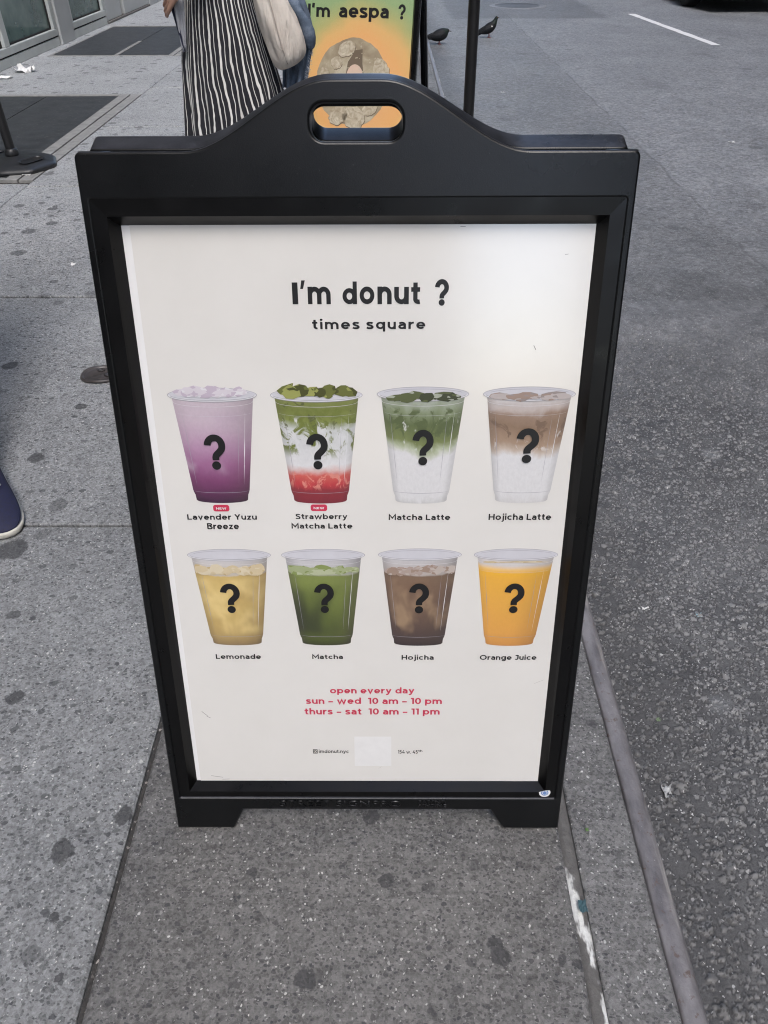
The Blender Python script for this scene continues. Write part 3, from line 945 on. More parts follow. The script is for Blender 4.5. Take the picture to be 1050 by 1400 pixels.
def T(s, u0, u1, v0, v1, bold=.17, z=.0006, gap=.115, space=.34):
    V, F, zi = [], [], 0
    x = 0
    for ch in s:
        if ch == ' ': x += space; continue
        st, dots, W = glyph(ch, bold)
        for p, c in st:
            v, f = ribbon([(px_+x, py_) for px_, py_ in p], bold, c)
            b = len(V); V += [(q.x, q.y, zi) for q in v]; F += [tuple(b+i for i in g_) for g_ in f]; zi += 1
        for dx, dy, r in dots:
            b = len(V); V += [(x+dx+r*cos(2*pi*i/18), dy+r*sin(2*pi*i/18), zi) for i in range(18)]; F.append(tuple(b+i for i in range(18))); zi += 1
        x += W+gap
    A_ = np.array(V)
    x0, x1, y1 = A_[:, 0].min(), A_[:, 0].max(), A_[:, 1].max()
    A_[:, 0] = u0+(A_[:, 0]-x0)/(x1-x0)*(u1-u0)
    A_[:, 1] = v0+A_[:, 1]/y1*(v1-v0)
    A_[:, 2] = z+(A_[:, 2] % 7)*.00003
    me = bpy.data.meshes.new('lettering'); me.from_pydata([tuple(r_) for r_ in A_], [], F); me.update()
    return me


def letter(name, items, mat, parent=poster, label=None, xf=FRONT):
    o = join_meshes(name, [T(*i[:5], **(i[5] if len(i) > 5 else {})) for i in items], [mat], parent, xf)
    if label: o['label'] = label
    return o


def slanted(x0, x1, y0, y1, w, z=.0006):
    me = bpy.data.meshes.new('mark')
    me.from_pydata([(x0, y0, z), (x0+w*.8, y0, z), (x1, y1, z), (x1-w, y1, z)], [], [(0, 1, 2, 3)])
    return me


HB = dict(bold=.205)
_h = [T(c, a, b_, v0, v1, **HB) for c, a, b_, v0, v1 in (("I", -.0868, -.0795, .8947, .9218), ("m", -.0668, -.0373, .8947, .9165), ("d", -.0220, -.0034, .8946, .9228), ("o", .0001, .0191, .8946, .9165), ("n", .0231, .0414, .8945, .9165), ("u", .0447, .0635, .8945, .9160), ("t", .0665, .0783, .8945, .9213), ("?", .0970, .1149, .8941, .9254))]
_h.append(slanted(-.0762, -.0698, .9137, .9243, .0046))
o = join_meshes('headline_lettering', _h, [INK], poster, FRONT)
letter('subtitle_lettering', [("times square", -.0628, .0854, .8628, .8762, dict(bold=.185, gap=.19))], INK)
CAP = dict(bold=.19)
for cap in ([("Lavender Yuzu", -.2573, -.1554, .5882, .5973, CAP), ("Breeze", -.2296, -.1829, .5728, .5826, CAP)],
            [("Strawberry", -.0988, -.0230, .5891, .5978, CAP), ("Matcha Latte", -.1055, -.0159, .5738, .5838, CAP)],
            [("Matcha Latte", .0373, .1272, .5876, .5980, CAP)], [("Hojicha Latte", .1831, .2742, .5876, .5980, CAP)],
            [("Lemonade", -.2387, -.1667, .3440, .3534, CAP)], [("Matcha", -.0848, -.0358, .3441, .3539, CAP)],
            [("Hojicha", .0577, .1089, .3427, .3523, CAP)], [("Orange Juice", .1823, .2724, .3426, .3525, CAP)]):
    letter('drink_caption', cap, INK)
HR = dict(bold=.19)
letter('opening_hours', [("open every day", -.0586, .0790, .2767, .2889, HR), ("sun \u2013 wed  10 am \u2013 10 pm", -.0989, .1244, .2555, .2683, HR), ("thurs \u2013 sat  10 am \u2013 11 pm", -.1020, .1214, .2339, .2469, HR)], RED, label='red opening hours in three lines')
letter('account_lettering', [("imdonut.nyc", -.0817, -.0309, .1523, .1600)], INK)
letter('address_lettering', [("154 w. 45", .0527, .0865, .1512, .1591), ("th", .0872, .0943, .1552, .1595, dict(bold=.2))], INK)
ic = MB()
def rect_ring(mb, x0, x1, y0, y1, w, z):
    quad = [(x0, y0), (x1, y0), (x1, y1), (x0, y1)]
    inn = [(x0+w, y0+w), (x1-w, y0+w), (x1-w, y1-w), (x0+w, y1-w)]
    mb.add([(x, y, z) for x, y in quad+inn], [(i, (i+1) % 4, 4+(i+1) % 4, 4+i) for i in range(4)])
rect_ring(ic, -.0915, -.0838, .1512, .1602, .0011, .0006)
disc(ic, -.08765, .1557, .0013, .0025, .0007, .0007, 20)
place('account_icon', ic, INK, poster)
q = MB().add([(-.0212, .1241, .0006), (.0416, .1242, .0006), (.0414, .1877, .0006), (-.0208, .1877, .0006)], [(0, 1, 2, 3)])
place('white_label', q, WHITEINK, poster)
for (x0, x1, y0, y1) in ((-.2179, -.1944, .6014, .6118), (-.0760, -.0520, .6019, .6123)):
    q = MB(); pts = rrect(x0, x1, y0, y1, .0035)
    q.add([(x, y, .0006) for x, y in pts], [tuple(range(len(pts)))])
    bo = place('new_badge', q, RED, poster)
    me = T("NEW", x0+.0042, x1-.0042, y0+.0032, y1-.0032, bold=.24, z=.0010)
    b2 = bmesh.new(); b2.from_mesh(bo.data); nf = len(b2.faces)
    me.transform(FRONT); b2.from_mesh(me)
    b2.faces.ensure_lookup_table()
    for f_ in b2.faces[nf:]: f_.material_index = 1
    b2.to_mesh(bo.data); b2.free(); bo.data.materials.append(WHITEINK)

# scuffs on the poster
M_scuff = m_ink("scuff_grey", (.22, .21, .20), .7); random.seed(5)
for (x, y, l, a) in ((.0225, .1205, .007, .7), (.231, .838, .006, -1.1), (-.268, .235, .012, -.8), (-.262, .228, .006, -.5), (.262, .955, .004, .3), (-.26, .1, .02, -.15), (.28, .30, .016, .5), (-.245, .094, .012, .1), (.13, .988, .006, .1)):
    dx, dy = cos(a)*l/2, sin(a)*l/2; w = .0006
    sc = MB().add([(x-dx-w, y-dy, .0005), (x+dx, y+dy-w, .0005), (x+dx+w, y+dy, .0005), (x-dx, y-dy+w, .0005)], [(0, 1, 2, 3)])
    place('scuff_mark', sc, M_scuff, poster)



# ---- printed cups: flat ink pictures on the poster
def m_drink(name, stops, amp=.05, nscale=(3, 5), blotch=None, edge=(.75, .72), fine=.1, soft=False):
    """stops: colour by height; blotch: list of (colour, scale, threshold, t0, t1, t2, t3)"""
    g = G(name)
    uv = g.pos('UV'); xy = g.sep(uv)
    mp = g.n('Mapping', Vector=uv, Scale=(nscale[0], nscale[1], 1), Location=(random.random()*9, random.random()*9, 0)).outputs[0]
    nz = g.noise(mp, 1.0, 5, .55, .6)
    t = g.math('ADD', xy[1], g.math('MULTIPLY', g.math('SUBTRACT', nz, .5), amp*2))
    c = g.ramp(t, stops)
    for (col, scl, thr, a, b_, c_, d_) in (blotch or []):
        m2 = g.n('Mapping', Vector=uv, Scale=(scl[0], scl[1], 1), Location=(random.random()*9, random.random()*9, 0)).outputs[0]
        n2 = g.noise(m2, 1.0, 2 if soft else 6, .5 if soft else .6, .3 if soft else 1.0)
        ds = .16 if soft else .035
        mask = g.math('MULTIPLY', g.step(n2, thr-ds, thr+ds), g.math('MULTIPLY', g.step(xy[1], a, b_), g.math('SUBTRACT', 1, g.step(xy[1], c_, d_))))
        c = g.mix(mask, c, col)
    f = g.noise(uv, 22, 4, .7)
    c = g.mix(g.math('MULTIPLY', g.rng(f, .3, .7, 0, 1), fine), c, (.0, .0, .0))
    if soft: c = g.mix(g.math('MULTIPLY', g.step(xy[0], .45, 1.0), .28), c, (.06, .045, .035))
    ed = g.step(g.math('ABSOLUTE', g.math('SUBTRACT', g.math('MULTIPLY', xy[0], 2), 1)), edge[1], 1.0)
    c = g.mix(g.math('MULTIPLY', ed, 1-edge[0]), c, (.05, .04, .045))
    return g.bsdf(c, .42, None, Coat_Weight=.7, Coat_Roughness=.30)


random.seed(21)
W_ = (.73, .73, .745)
DR = [
    m_drink("lavender_drink_ink", [(0, (.045, .012, .042)), (.09, (.105, .022, .08)), (.22, (.195, .048, .145)), (.38, (.33, .125, .27)), (.56, (.47, .285, .43)), (.8, (.58, .47, .55)), (1, (.58, .50, .56))], .035, soft=True, edge=(.85, .6), blotch=[((.54, .42, .52), (2, 2.5), .62, .25, .4, .8, .95)]),
    m_drink("strawberry_matcha_ink", [(0, (.20, .015, .03)), (.14, (.28, .022, .035)), (.19, (.52, .04, .05)), (.27, (.62, .11, .09)), (.33, (.70, .52, .50)), (.38, W_), (.72, (.60, .62, .62)), (.80, (.22, .26, .06)), (.9, (.17, .20, .04)), (1, (.22, .25, .07))], .06, (4, 5),
            blotch=[((.155, .19, .03), (4, 4.5), .52, .42, .55, .9, 1.0), ((.68, .69, .70), (6, 5), .58, .4, .5, .8, .86), ((.70, .25, .20), (7, 8), .56, .12, .18, .28, .33), ((.10, .115, .03), (6, 6), .63, .5, .6, .97, 1.0)]),
    m_drink("matcha_latte_ink", [(0, (.62, .62, .62)), (.06, (.72, .72, .73)), (.47, W_), (.545, (.46, .51, .36)), (.62, (.175, .215, .07)), (.78, (.105, .14, .045)), (.88, (.22, .27, .15)), (1, (.38, .42, .35))], .17, (2.6, 2.2),
            blotch=[((.64, .66, .64), (6, 5), .60, .5, .56, .78, .86), ((.085, .115, .035), (5, 5), .56, .6, .7, .88, .94)]),
    m_drink("hojicha_latte_ink", [(0, (.64, .63, .63)), (.08, (.72, .72, .73)), (.44, W_), (.51, (.55, .46, .39)), (.58, (.37, .255, .175)), (.75, (.25, .16, .10)), (.86, (.30, .20, .14)), (.92, (.52, .45, .42)), (1, (.58, .55, .55))], .11, (2.6, 2.6),
            blotch=[((.62, .56, .52), (6, 5), .62, .48, .54, .66, .72), ((.18, .11, .07), (5, 6), .60, .6, .66, .8, .86)]),
    m_drink("lemonade_ink", [(0, (.26, .18, .09)), (.10, (.44, .31, .12)), (.3, (.56, .40, .14)), (.6, (.62, .44, .15)), (.815, (.60, .43, .15)), (.83, (.60, .54, .46)), (1, (.60, .59, .61))], .04, (2.5, 2.5),
            blotch=[((.76, .58, .24), (2.6, 2.6), .50, .1, .2, .75, .82), ((.46, .31, .11), (2.2, 3), .60, .1, .25, .7, .8)], soft=True, edge=(.7, .7), fine=.05),
    m_drink("matcha_ink", [(0, (.045, .055, .018)), (.10, (.09, .115, .025)), (.3, (.135, .175, .035)), (.6, (.185, .235, .05)), (.815, (.22, .27, .07)), (.83, (.50, .52, .42)), (.9, (.59, .585, .60)), (1, (.60, .59, .62))], .03, (2, 2),
            blotch=[((.045, .056, .020), (1.4, 1.2), .50, .05, .2, .6, .75)], soft=True, edge=(.62, .6), fine=.08),
    m_drink("hojicha_ink", [(0, (.045, .032, .032)), (.14, (.085, .055, .048)), (.4, (.155, .095, .065)), (.7, (.205, .125, .08)), (.815, (.22, .14, .09)), (.83, (.50, .45, .42)), (1, (.60, .59, .61))], .035, (2.5, 2.5),
            blotch=[((.34, .23, .14), (3.2, 3.2), .58, .1, .2, .74, .8)], soft=True, edge=(.68, .65), fine=.08),
    m_drink("orange_juice_ink", [(0, (.62, .28, .07)), (.15, (.74, .36, .075)), (.5, (.78, .40, .065)), (.78, (.82, .43, .05)), (.84, (.86, .46, .035)), (.885, (.86, .55, .20)), (.93, (.66, .62, .60)), (1, (.64, .62, .64))], .012, (2, 4), soft=True, edge=(.85, .75), fine=.04),
]
CUPC = m_ink("cup_rim_ink", (.60, .60, .645))
CUPL = m_ink("cup_highlight_ink", (.70, .70, .72))
CUPD = m_ink("cup_line_ink", (.36, .35, .40))
ICE = {
    'clear': [m_ink("ice_pale_ink", (.64, .60, .65)), m_ink("ice_light_ink", (.70, .69, .72)), m_ink("ice_lilac_ink", (.52, .45, .54))],
    'green': [m_ink("ice_olive_ink", (.14, .155, .04)), m_ink("ice_moss_ink", (.31, .33, .10)), m_ink("ice_darkmoss_ink", (.07, .075, .02))],
    'matcha': [m_ink("ice_matcha_ink", (.35, .40, .22)), m_ink("ice_matcha_light_ink", (.45, .49, .32)), m_ink("ice_matcha_mid_ink", (.24, .30, .10))],
    'latte': [m_ink("ice_dark_green_ink", (.10, .12, .05)), m_ink("ice_sage_ink", (.38, .41, .34)), m_ink("ice_black_ink", (.05, .06, .03))],
    'brown': [m_ink("ice_grey_ink", (.30, .26, .25)), m_ink("ice_rust_ink", (.33, .245, .205)), m_ink("ice_taupe_ink", (.48, .43, .42))],
    'amber': [m_ink("ice_cream_ink", (.62, .52, .34)), m_ink("ice_bright_ink", (.67, .59, .43)), m_ink("ice_sand_ink", (.54, .42, .23))],
    'tea': [m_ink("ice_tea_ink", (.42, .34, .30)), m_ink("ice_tea_light_ink", (.50, .44, .40)), m_ink("ice_tea_mid_ink", (.34, .25, .20))],
}


def printed_cup(label, cu, vr, vb, hwr, hwb, drink, ice, ice_v, ice_h, iced, qbox, seed):
    rnd = random.Random(seed)
    mb = MB()
    H = vr-vb
    nx, ny = 30, 40
    def half(t):
        h = hwb+(hwr*.915-hwb)*(t**1.02)
        if t < .085: h -= .0018*(1-sm(t, .06, .085))
        if .70 < t < .715: h += .0004
        return h
    el = .0052
    vs, us = [], []
    for j in range(ny+1):
        t = j/ny
        for i in range(nx+1):
            s_ = -1+2*i/nx
            k = sqrt(max(0, 1-s_*s_))
            y = vb+H*t-k*(el*(1-t)+.0085*t)
            vs.append((cu+half(t)*s_, y, .0005)); us.append((i/nx, t))
    mb.add(vs, [(j*(nx+1)+i, j*(nx+1)+i+1, (j+1)*(nx+1)+i+1, (j+1)*(nx+1)+i) for j in range(ny) for i in range(nx)], 0, us)
    # mouth of the cup
    n = 60
    a, b_ = hwr, .0102
    mb.add([(cu, vr, .00075)]+[(cu+a*cos(2*pi*i/n), vr+b_*sin(2*pi*i/n), .00075) for i in range(n)], [(0, 1+i, 1+(i+1) % n) for i in range(n)], 1)
    def ring(a0, b0, a1, b1, z, mi, st=0, en=1, yo=0):
        m_ = int(n*(en-st))
        v = []
        for i in range(m_+1):
            t = 2*pi*(st+(en-st)*i/m_)
            v += [(cu+a0*cos(t), vr+yo+b0*sin(t), z), (cu+a1*cos(t), vr+yo+b1*sin(t), z)]
        mb.add(v, [(2*i, 2*i+1, 2*i+3, 2*i+2) for i in range(m_)], mi)
    ring(a-.0007, b_-.0006, a, b_, .0010, 3)
    ring(a-.0030, b_-.0022, a-.0008, b_-.0008, .0010, 2, .5, 1.0)
    ring(a-.0042, b_-.0030, a-.0032, b_-.0024, .0010, 3, .52, .98)
    ring(a-.0065, b_-.0034, a-.0052, b_-.0030, .0010, 3, .06, .44)
    # drink's surface seen through the wall
    ring(half(.94), .0082, half(.94)-.0004, .0077, .00085, 2, .5, 1, -.009)
    ring(half(.85), .0074, half(.85)-.0001, .0071, .00085, 1, .55, .95, -.15*H)
    ring(half(.10), .0050, half(.10)+.0001, .0044, .00085, 3, .53, .97, -.90*H)
    # tall glints on the wall
    for s_, w in ((-.82, .0006), (.80, .0009), (.62, .0005)):
        vv = []
        for i in range(12):
            t = .16+.72*i/11
            x = cu+half(t)*s_; y = vb+H*t-sqrt(1-s_*s_)*(el*(1-t)+.0085*t)
            ww = .6*w*sin(pi*i/11)*rnd.uniform(.5, 1.1)
            vv += [(x-ww, y, .00085), (x+ww, y, .00085)]
        mb.add(vv, [(2*i, 2*i+1, 2*i+3, 2*i+2) for i in range(11)], 2 if s_ > .7 else 3)
    # ice: overlapping faceted lumps
    for k in range(iced):
        x = cu+hwr*.78*(-1+2*((k*7 % iced)+.5)/iced+rnd.uniform(-.12, .12))
        y = ice_v+rnd.uniform(-.25, .35)*ice_h
        rx, ry = rnd.uniform(.009, .019)*(9/iced)**.35, ice_h*rnd.uniform(.35, .8)
        m_ = rnd.randint(7, 10)
        ph = rnd.random()*6
        out = []
        for i in range(m_):
            t = 2*pi*i/m_+ph; r = rnd.uniform(.78, 1.08)
            yy = y+ry*r*sin(t); lim = half(min(1, (yy-vb)/H))*.975 if yy < vr-.006 else hwr*.92*sqrt(max(.05, 1-(max(0, yy-vr)/(ice_h*1.6))**2))
            out.append((min(cu+lim, max(cu-lim, x+rx*r*cos(t))), yy))
        z = .0012+.00006*k
        ctr = (x+rx*rnd.uniform(-.3, .3), y+ry*rnd.uniform(-.3, .4), z)
        inner = [(ctr[0]+(px_-ctr[0])*rnd.uniform(.45, .65), ctr[1]+(py_-ctr[1])*rnd.uniform(.45, .65)) for px_, py_ in out]
        base = rnd.choice((4, 5, 6, 4))
        mb.add([(p_[0], p_[1], z) for p_ in inner], [tuple(range(m_))], base)
        for i in range(m_):
            j = (i+1) % m_
            mb.add([(*out[i], z), (*out[j], z), (*inner[j], z), (*inner[i], z)], [(0, 1, 2, 3)], rnd.choice((4, 5, 6, base, base, base, base, base)))
    o = place('printed_cup', mb, [drink, CUPC, CUPL, CUPD]+ICE[ice], poster)
    o['label'] = label
    qm = T("?", *qbox[:2], qbox[2], qbox[3], bold=.20, z=.0022)
    join_meshes('question_mark', [qm], [INK], poster, FRONT)


printed_cup('printed cup of pale lilac drink deepening to purple', -.2032, .7747, .6199, .0612, .0390, DR[0], 'clear', .7775, .0115, 15, (-.2214, -.1914, .6695, .7190), 1)
printed_cup('printed cup layered red, white and green', -.0611, .7744, .6190, .0630, .0398, DR[1], 'green', .7795, .0125, 15, (-.0779, -.0478, .6699, .7199), 2)
printed_cup('printed cup of milk under swirling green', .0841, .7756, .6188, .0627, .0386, DR[2], 'latte', .7715, .0095, 9, (.0705, .1001, .6758, .7254), 3)
printed_cup('printed cup of milk under brown tea', .2286, .7754, .6194, .0628, .0392, DR[3], 'brown', .7715, .0080, 9, (.2153, .2469, .6789, .7273), 4)
printed_cup('printed cup of golden lemonade', -.2016, .5302, .3750, .0626, .0398, DR[4], 'amber', .5035, .0115, 18, (-.2206, -.1905, .4329, .4821), 5)
printed_cup('printed cup of plain green tea', -.0607, .5302, .3750, .0626, .0398, DR[5], 'matcha', .5035, .0115, 18, (-.0767, -.0465, .4330, .4821), 6)
printed_cup('printed cup of brown iced tea', .0839, .5308, .3742, .0624, .0398, DR[6], 'tea', .5035, .0115, 18, (.0685, .0990, .4324, .4824), 7)
printed_cup('printed cup of orange juice', .2272, .5307, .3742, .0626, .0390, DR[7], 'amber', .5185, .0022, 8, (.2138, .2445, .4328, .4824), 8)

# raised moulding text on the bottom rail
for grp in ((("STREET SIGNPRO", -.1510, .0585, .0535, .0665),), (("PATENT", .088, .134, .0605, .0672), ("PENDING", .088, .137, .0525, .0592))):
    bm = bmesh.new()
    for s_, a, b_, c_, d_ in grp: bm.from_mesh(text_mesh(s_, a, b_, c_, d_, bold=.01, z=.0211))
    r = bmesh.ops.extrude_face_region(bm, geom=list(bm.faces))
    bmesh.ops.translate(bm, verts=[v for v in r['geom'] if isinstance(v, bmesh.types.BMVert)], vec=(0, 0, .0012))
    me = bpy.data.meshes.new('moulded_lettering'); bm.to_mesh(me); bm.free()
    me.materials.append(M_plast); me.transform(FRONT)
    link(bpy.data.objects.new('moulded_lettering', me), sign)
q = MB()
for (x0, x1, y0, y1) in ((-.165, .150, .0487, .0495),):
    q.box(x0, x1, y0, y1, .0209, .0218)
place('moulding_line', q, M_plast, sign)
# torn round sticker in the corner
q = MB(); rnd = random.Random(4)
def blob(mb, cx, cy, r, z, mi, cut=None):
    pts = []
    for i in range(26):
        t = 2*pi*i/26
        x, y = cx+r*cos(t), cy+r*sin(t)
        if cut is not None: y = min(y, cut+.25*(x-cx)+rnd.uniform(-.0006, .0006))
        pts.append((x, y, z))
    mb.add([(cx, cy-r*.3, z)]+pts, [(0, 1+i, 1+(i+1) % 26) for i in range(26)], mi)
blob(q, .3045, .0820, .0098, .0182, 0, .0862)
blob(q, .3045, .0820, .0062, .0186, 1, .0858)
blob(q, .3045, .0820, .0045, .0190, 0, .0855)
blob(q, .3045, .0820, .0034, .0194, 1, .0850)
place('sticker', q, [WHITEINK, m_ink("sticker_blue_ink", (.14, .27, .56))], sign)['label'] = 'torn round blue and white sticker'

# ---- the second sign
sign2 = sign_body('black A-frame sign with orange and green doughnut poster behind the drinks menu', (-.1774, 3.6928, 0), -.2251, SIGNS)


def m_poster2():
    g = G("orange_green_poster"); P = g.pos()
    # printed picture: orange field melting into green at the top corners
    q = g.sep(P)
    v = g.math('DIVIDE', q[2], cos(TILT))
    d = g.n('VectorMath', {'operation': 'DISTANCE'}, i0=g.n('CombineXYZ', i0=g.math('MULTIPLY', q[0], 1.05), i1=v).outputs[0], i1=(.02, .50, 0)).outputs['Value']
    nz = g.noise(P, 5, 4, .5)
    d = g.math('ADD', d, g.math('MULTIPLY', g.math('SUBTRACT', nz, .5), .10))
    c = g.ramp(g.rng(d, .1, .6, 0, 1), [(0, (.80, .42, .17)), (.30, (.82, .41, .13)), (.40, (.76, .44, .14)), (.52, (.44, .42, .14)), (.66, (.25, .40, .17)), (1, (.20, .40, .20))])
    gr = g.noise(P, 420, 2, .6)
    c = g.mix(g.math('MULTIPLY', g.rng(gr, .35, .65, 0, 1), .16), c, (.85, .70, .45))
    return g.bsdf(c, .5, None, Coat_Weight=.5, Coat_Roughness=.3)


ps = MB().add([(-.300, .086, 0), (.300, .086, 0), (.300, .996, 0), (-.300, .996, 0)], [(0, 1, 2, 3)])
poster2 = place('poster', ps, m_poster2(), sign2)
place('poster_backing', MB().box(-.300, .300, .086, .996, -.006, -.0015), M_lens, sign2)
HB2 = dict(bold=.04)
for w_, a, b_, c_ in (("I'm", -.2640, -.1450, .8850), ("aespa", -.0960, .1690, .8690), ("?", .2180, .2560, .8860)):
    join_meshes('headline_lettering', [T(w_, a, b_, .8235, c_, bold=.20, gap=.09)], [INK], poster2, FRONT)


def m_donut():
    g = G("doughnut_ink"); P = g.pos()
    n = g.noise(P, 9, 5, .6, .4)
    c = g.ramp(g.rng(n, .3, .7, 0, 1), [(0, (.27, .21, .135)), (.4, (.36, .295, .195)), (.7, (.43, .365, .25)), (1, (.58, .52, .39))])
    cr = g.step(g.noise(P, 60, 4, .7), .62, .70)
    c = g.mix(g.math('MULTIPLY', cr, .8), c, (.62, .57, .44))
    return g.bsdf(c, .5, None, Coat_Weight=.5, Coat_Roughness=.3)


def m_crumb():
    g = G("wafer_ink"); P = g.pos()
    n = g.noise(P, 28, 5, .65, 1.5)
    c = g.ramp(g.rng(n, .3, .7, 0, 1), [(0, (.32, .25, .165)), (.45, (.47, .40, .285)), (1, (.66, .60, .47))])
    return g.bsdf(c, .5, None, Coat_Weight=.5, Coat_Roughness=.3)


rnd = random.Random(12)
dn = MB()
DCX, DCY, DR_ = -.012, .530, .200
n = 80
out, inn = [], []
for i in range(n):
    t = 2*pi*i/n
    w = 1+.012*sin(5*t+1)+.010*sin(9*t)+rnd.uniform(-.008, .008)
    out.append((DCX+DR_*w*cos(t), DCY+DR_*1.02*w*sin(t), .0006))
    wi = 1+.1*sin(3*t+.5)+rnd.uniform(-.05, .05)
    inn.append((DCX+.01+.045*wi*cos(t), DCY+.03+.055*wi*sin(t), .0006))
dn.add(out+inn, [(i, (i+1) % n, n+(i+1) % n, n+i) for i in range(n)], 0)
# shadowed bite above the hole and pale hole
k = [(DCX-.040, DCY+.02), (DCX-.028, DCY+.095), (DCX+.012, DCY+.150), (DCX+.050, DCY+.155), (DCX+.052, DCY+.09), (DCX+.062, DCY+.03), (DCX+.03, DCY+.0), (DCX-.02, DCY-.01)]
dn.add([(x, y, .0009) for x, y in k], [tuple(reversed(range(len(k))))], 2)
dn.add([(DCX+.012+.046*cos(2*pi*i/20), DCY+.026+.060*sin(2*pi*i/20), .0012) for i in range(20)], [tuple(range(20))], 3)
# wafer shards lying on the ring
for (cx_, cy_, rx, ry, a0) in ((DCX-.035, DCY+.155, .05, .035, .4), (DCX+.155, DCY+.06, .042, .06, .3), (DCX-.075, DCY-.155, .055, .045, .5), (DCX+.015, DCY-.165, .062, .055, -.2), (DCX-.15, DCY+.02, .03, .05, .2), (DCX+.10, DCY-.12, .045, .03, .6), (DCX-.09, DCY+.09, .03, .03, .1)):
    pts = []
    for i in range(26):
        t = 2*pi*i/26; rr = rnd.uniform(.90, 1.08)
        x, y = rx*rr*cos(t), ry*rr*sin(t)
        pts.append((cx_+x*cos(a0)-y*sin(a0), cy_+x*sin(a0)+y*cos(a0)))
    dn.add([(cx_, cy_, .0016)]+[(x, y, .0016) for x, y in pts], [(0, 1+i, 1+(i+1) % 26) for i in range(26)], 1)
    dn.add([((x-cx_)*1.02+cx_+.002, (y-cy_)*1.02+cy_-.003, .0012) for x, y in pts], [tuple(range(26))], 2)
for i in range(90):                    # crumbs
    t = rnd.random()*2*pi; r_ = DR_*rnd.uniform(.35, .93); s_ = rnd.uniform(.002, .005)
    x, y = DCX+r_*cos(t), DCY+r_*sin(t)
    dn.add([(x-s_, y, .0018), (x, y-s_*.8, .0018), (x+s_, y+s_*.2, .0018), (x, y+s_, .0018)], [(0, 1, 2, 3)], 1)
place('printed_doughnut', dn, [m_donut(), m_crumb(), m_ink("doughnut_shadow_ink", (.17, .13, .09)), m_ink("doughnut_hole_ink", (.70, .52, .40))], poster2)

# ------------------------------------------------------------------ posts
M_rubber = plain("black_rubber", (.020, .021, .023), .42, .3, 14, .25, 90)
M_pole = plain("black_painted_tube", (.010, .010, .011), .4, .2, 20)


def barrier_post(label, x, y, rz, lean=(0, 0)):
    t = thing('barrier_post', label, 'barrier post', (x, y, 0), rz, 'black barrier posts')
    q = MB().tube([(0, 0, .05), (lean[0]*.5, lean[1]*.5, .55), (lean[0], lean[1], 1.0)], .028, 20)
    smooth_by_angle(q.build('pole', M_pole, t), 50)
    q = MB().tube([(lean[0], lean[1], .95), (lean[0], lean[1], 1.03), (lean[0], lean[1], 1.045), (lean[0], lean[1], 1.05)], [.034, .034, .030, .015], 20)
    smooth_by_angle(q.build('cap', M_pole, t), 50)
    MB().tube([(0, 0, .045), (0, 0, .085), (0, 0, .10)], [.042, .040, .030], 20).build('collar', M_rubber, t, True)
    # moulded octagonal rubber base with two carrying slots
    n = 64
    def oct_r(a, r):
        k = (a+pi/8) % (pi/4)-pi/8
        return min(r/cos(k), r*1.055)
    prof = [(.262, .0), (.265, .012), (.262, .020), (.245, .030), (.20, .042), (.13, .052), (.07, .058), (.042, .060)]
    rings = [[(oct_r(2*pi*j/n, r)*cos(2*pi*j/n), .86*oct_r(2*pi*j/n, r)*sin(2*pi*j/n), z) for j in range(n)] for r, z in prof]
    q = MB(); q.rings(rings, cap=True)
    bo = q.build('rubber_base', M_rubber, t, True)
    for s in (-1, 1):
        q = MB(); pts = rrect(s*.165-.03, s*.165+.03, -.075, .075, .028)
        v, f = [], []
        n_ = len(pts)
        for z, k in ((.0525, 1.16), (.0545, 1.08), (.0500, .98), (.0475, .97)):
            v += [(s*.165+(px_-s*.165)*k, py_*k, z-(abs(px_)-.165)*.14+.001) for px_, py_ in pts]
        for r_ in range(3):
            f += [(r_*n_+i, r_*n_+(i+1) % n_, (r_+1)*n_+(i+1) % n_, (r_+1)*n_+i) for i in range(n_)]
        f.append(tuple(3*n_+i for i in range(n_)))
        mi = [0]
        q.add(v, f, 0)
        o = q.build('carry_slot', [M_rubber, M_slot], bo, True)
        for p in o.data.polygons:
            if len(p.vertices) > 4: p.material_index = 1
    return t


M_slot = plain("slot_dark", (.004, .004, .004), .8)
barrier_post('black barrier post on rubber base at the left edge of the pavement', -2.285, 4.24, radians(-28), (-.02, 0))
barrier_post('slim black barrier post at the kerb between the signs and the pigeons', .455, 3.62, radians(8), (-.008, 0))

# ------------------------------------------------------------------ litter
M_litter = plain("white_paper_litter", (.74, .74, .73), .7, .06, 40)


def scrap(label, x, y, z, w, h, seed, lift=.012, name='paper_scrap', mat=None, rot=0):
    rnd = random.Random(seed)
    q = MB(); nx, ny = 6, 5; v = []
    for j in range(ny+1):
        for i in range(nx+1):
            a, b = -.5+i/nx, -.5+j/ny
            e = 1-.25*rnd.random() if (i in (0, nx) or j in (0, ny)) else 1
            xx, yy = a*w*e, b*h*e
            v.append((xx*cos(rot)-yy*sin(rot), xx*sin(rot)+yy*cos(rot), .002+lift*rnd.random()*(.4+1.2*abs(a*b)*4)))
    q.add(v, [(j*(nx+1)+i, j*(nx+1)+i+1, (j+1)*(nx+1)+i+1, (j+1)*(nx+1)+i) for j in range(ny) for i in range(nx)])
    o = q.build(name, mat or M_litter, None, False)
    o.location = (x, y, z)
    so = o.modifiers.new('th', 'SOLIDIFY'); so.thickness = .0006
    return tag(o, label, 'litter', 'litter on the ground')


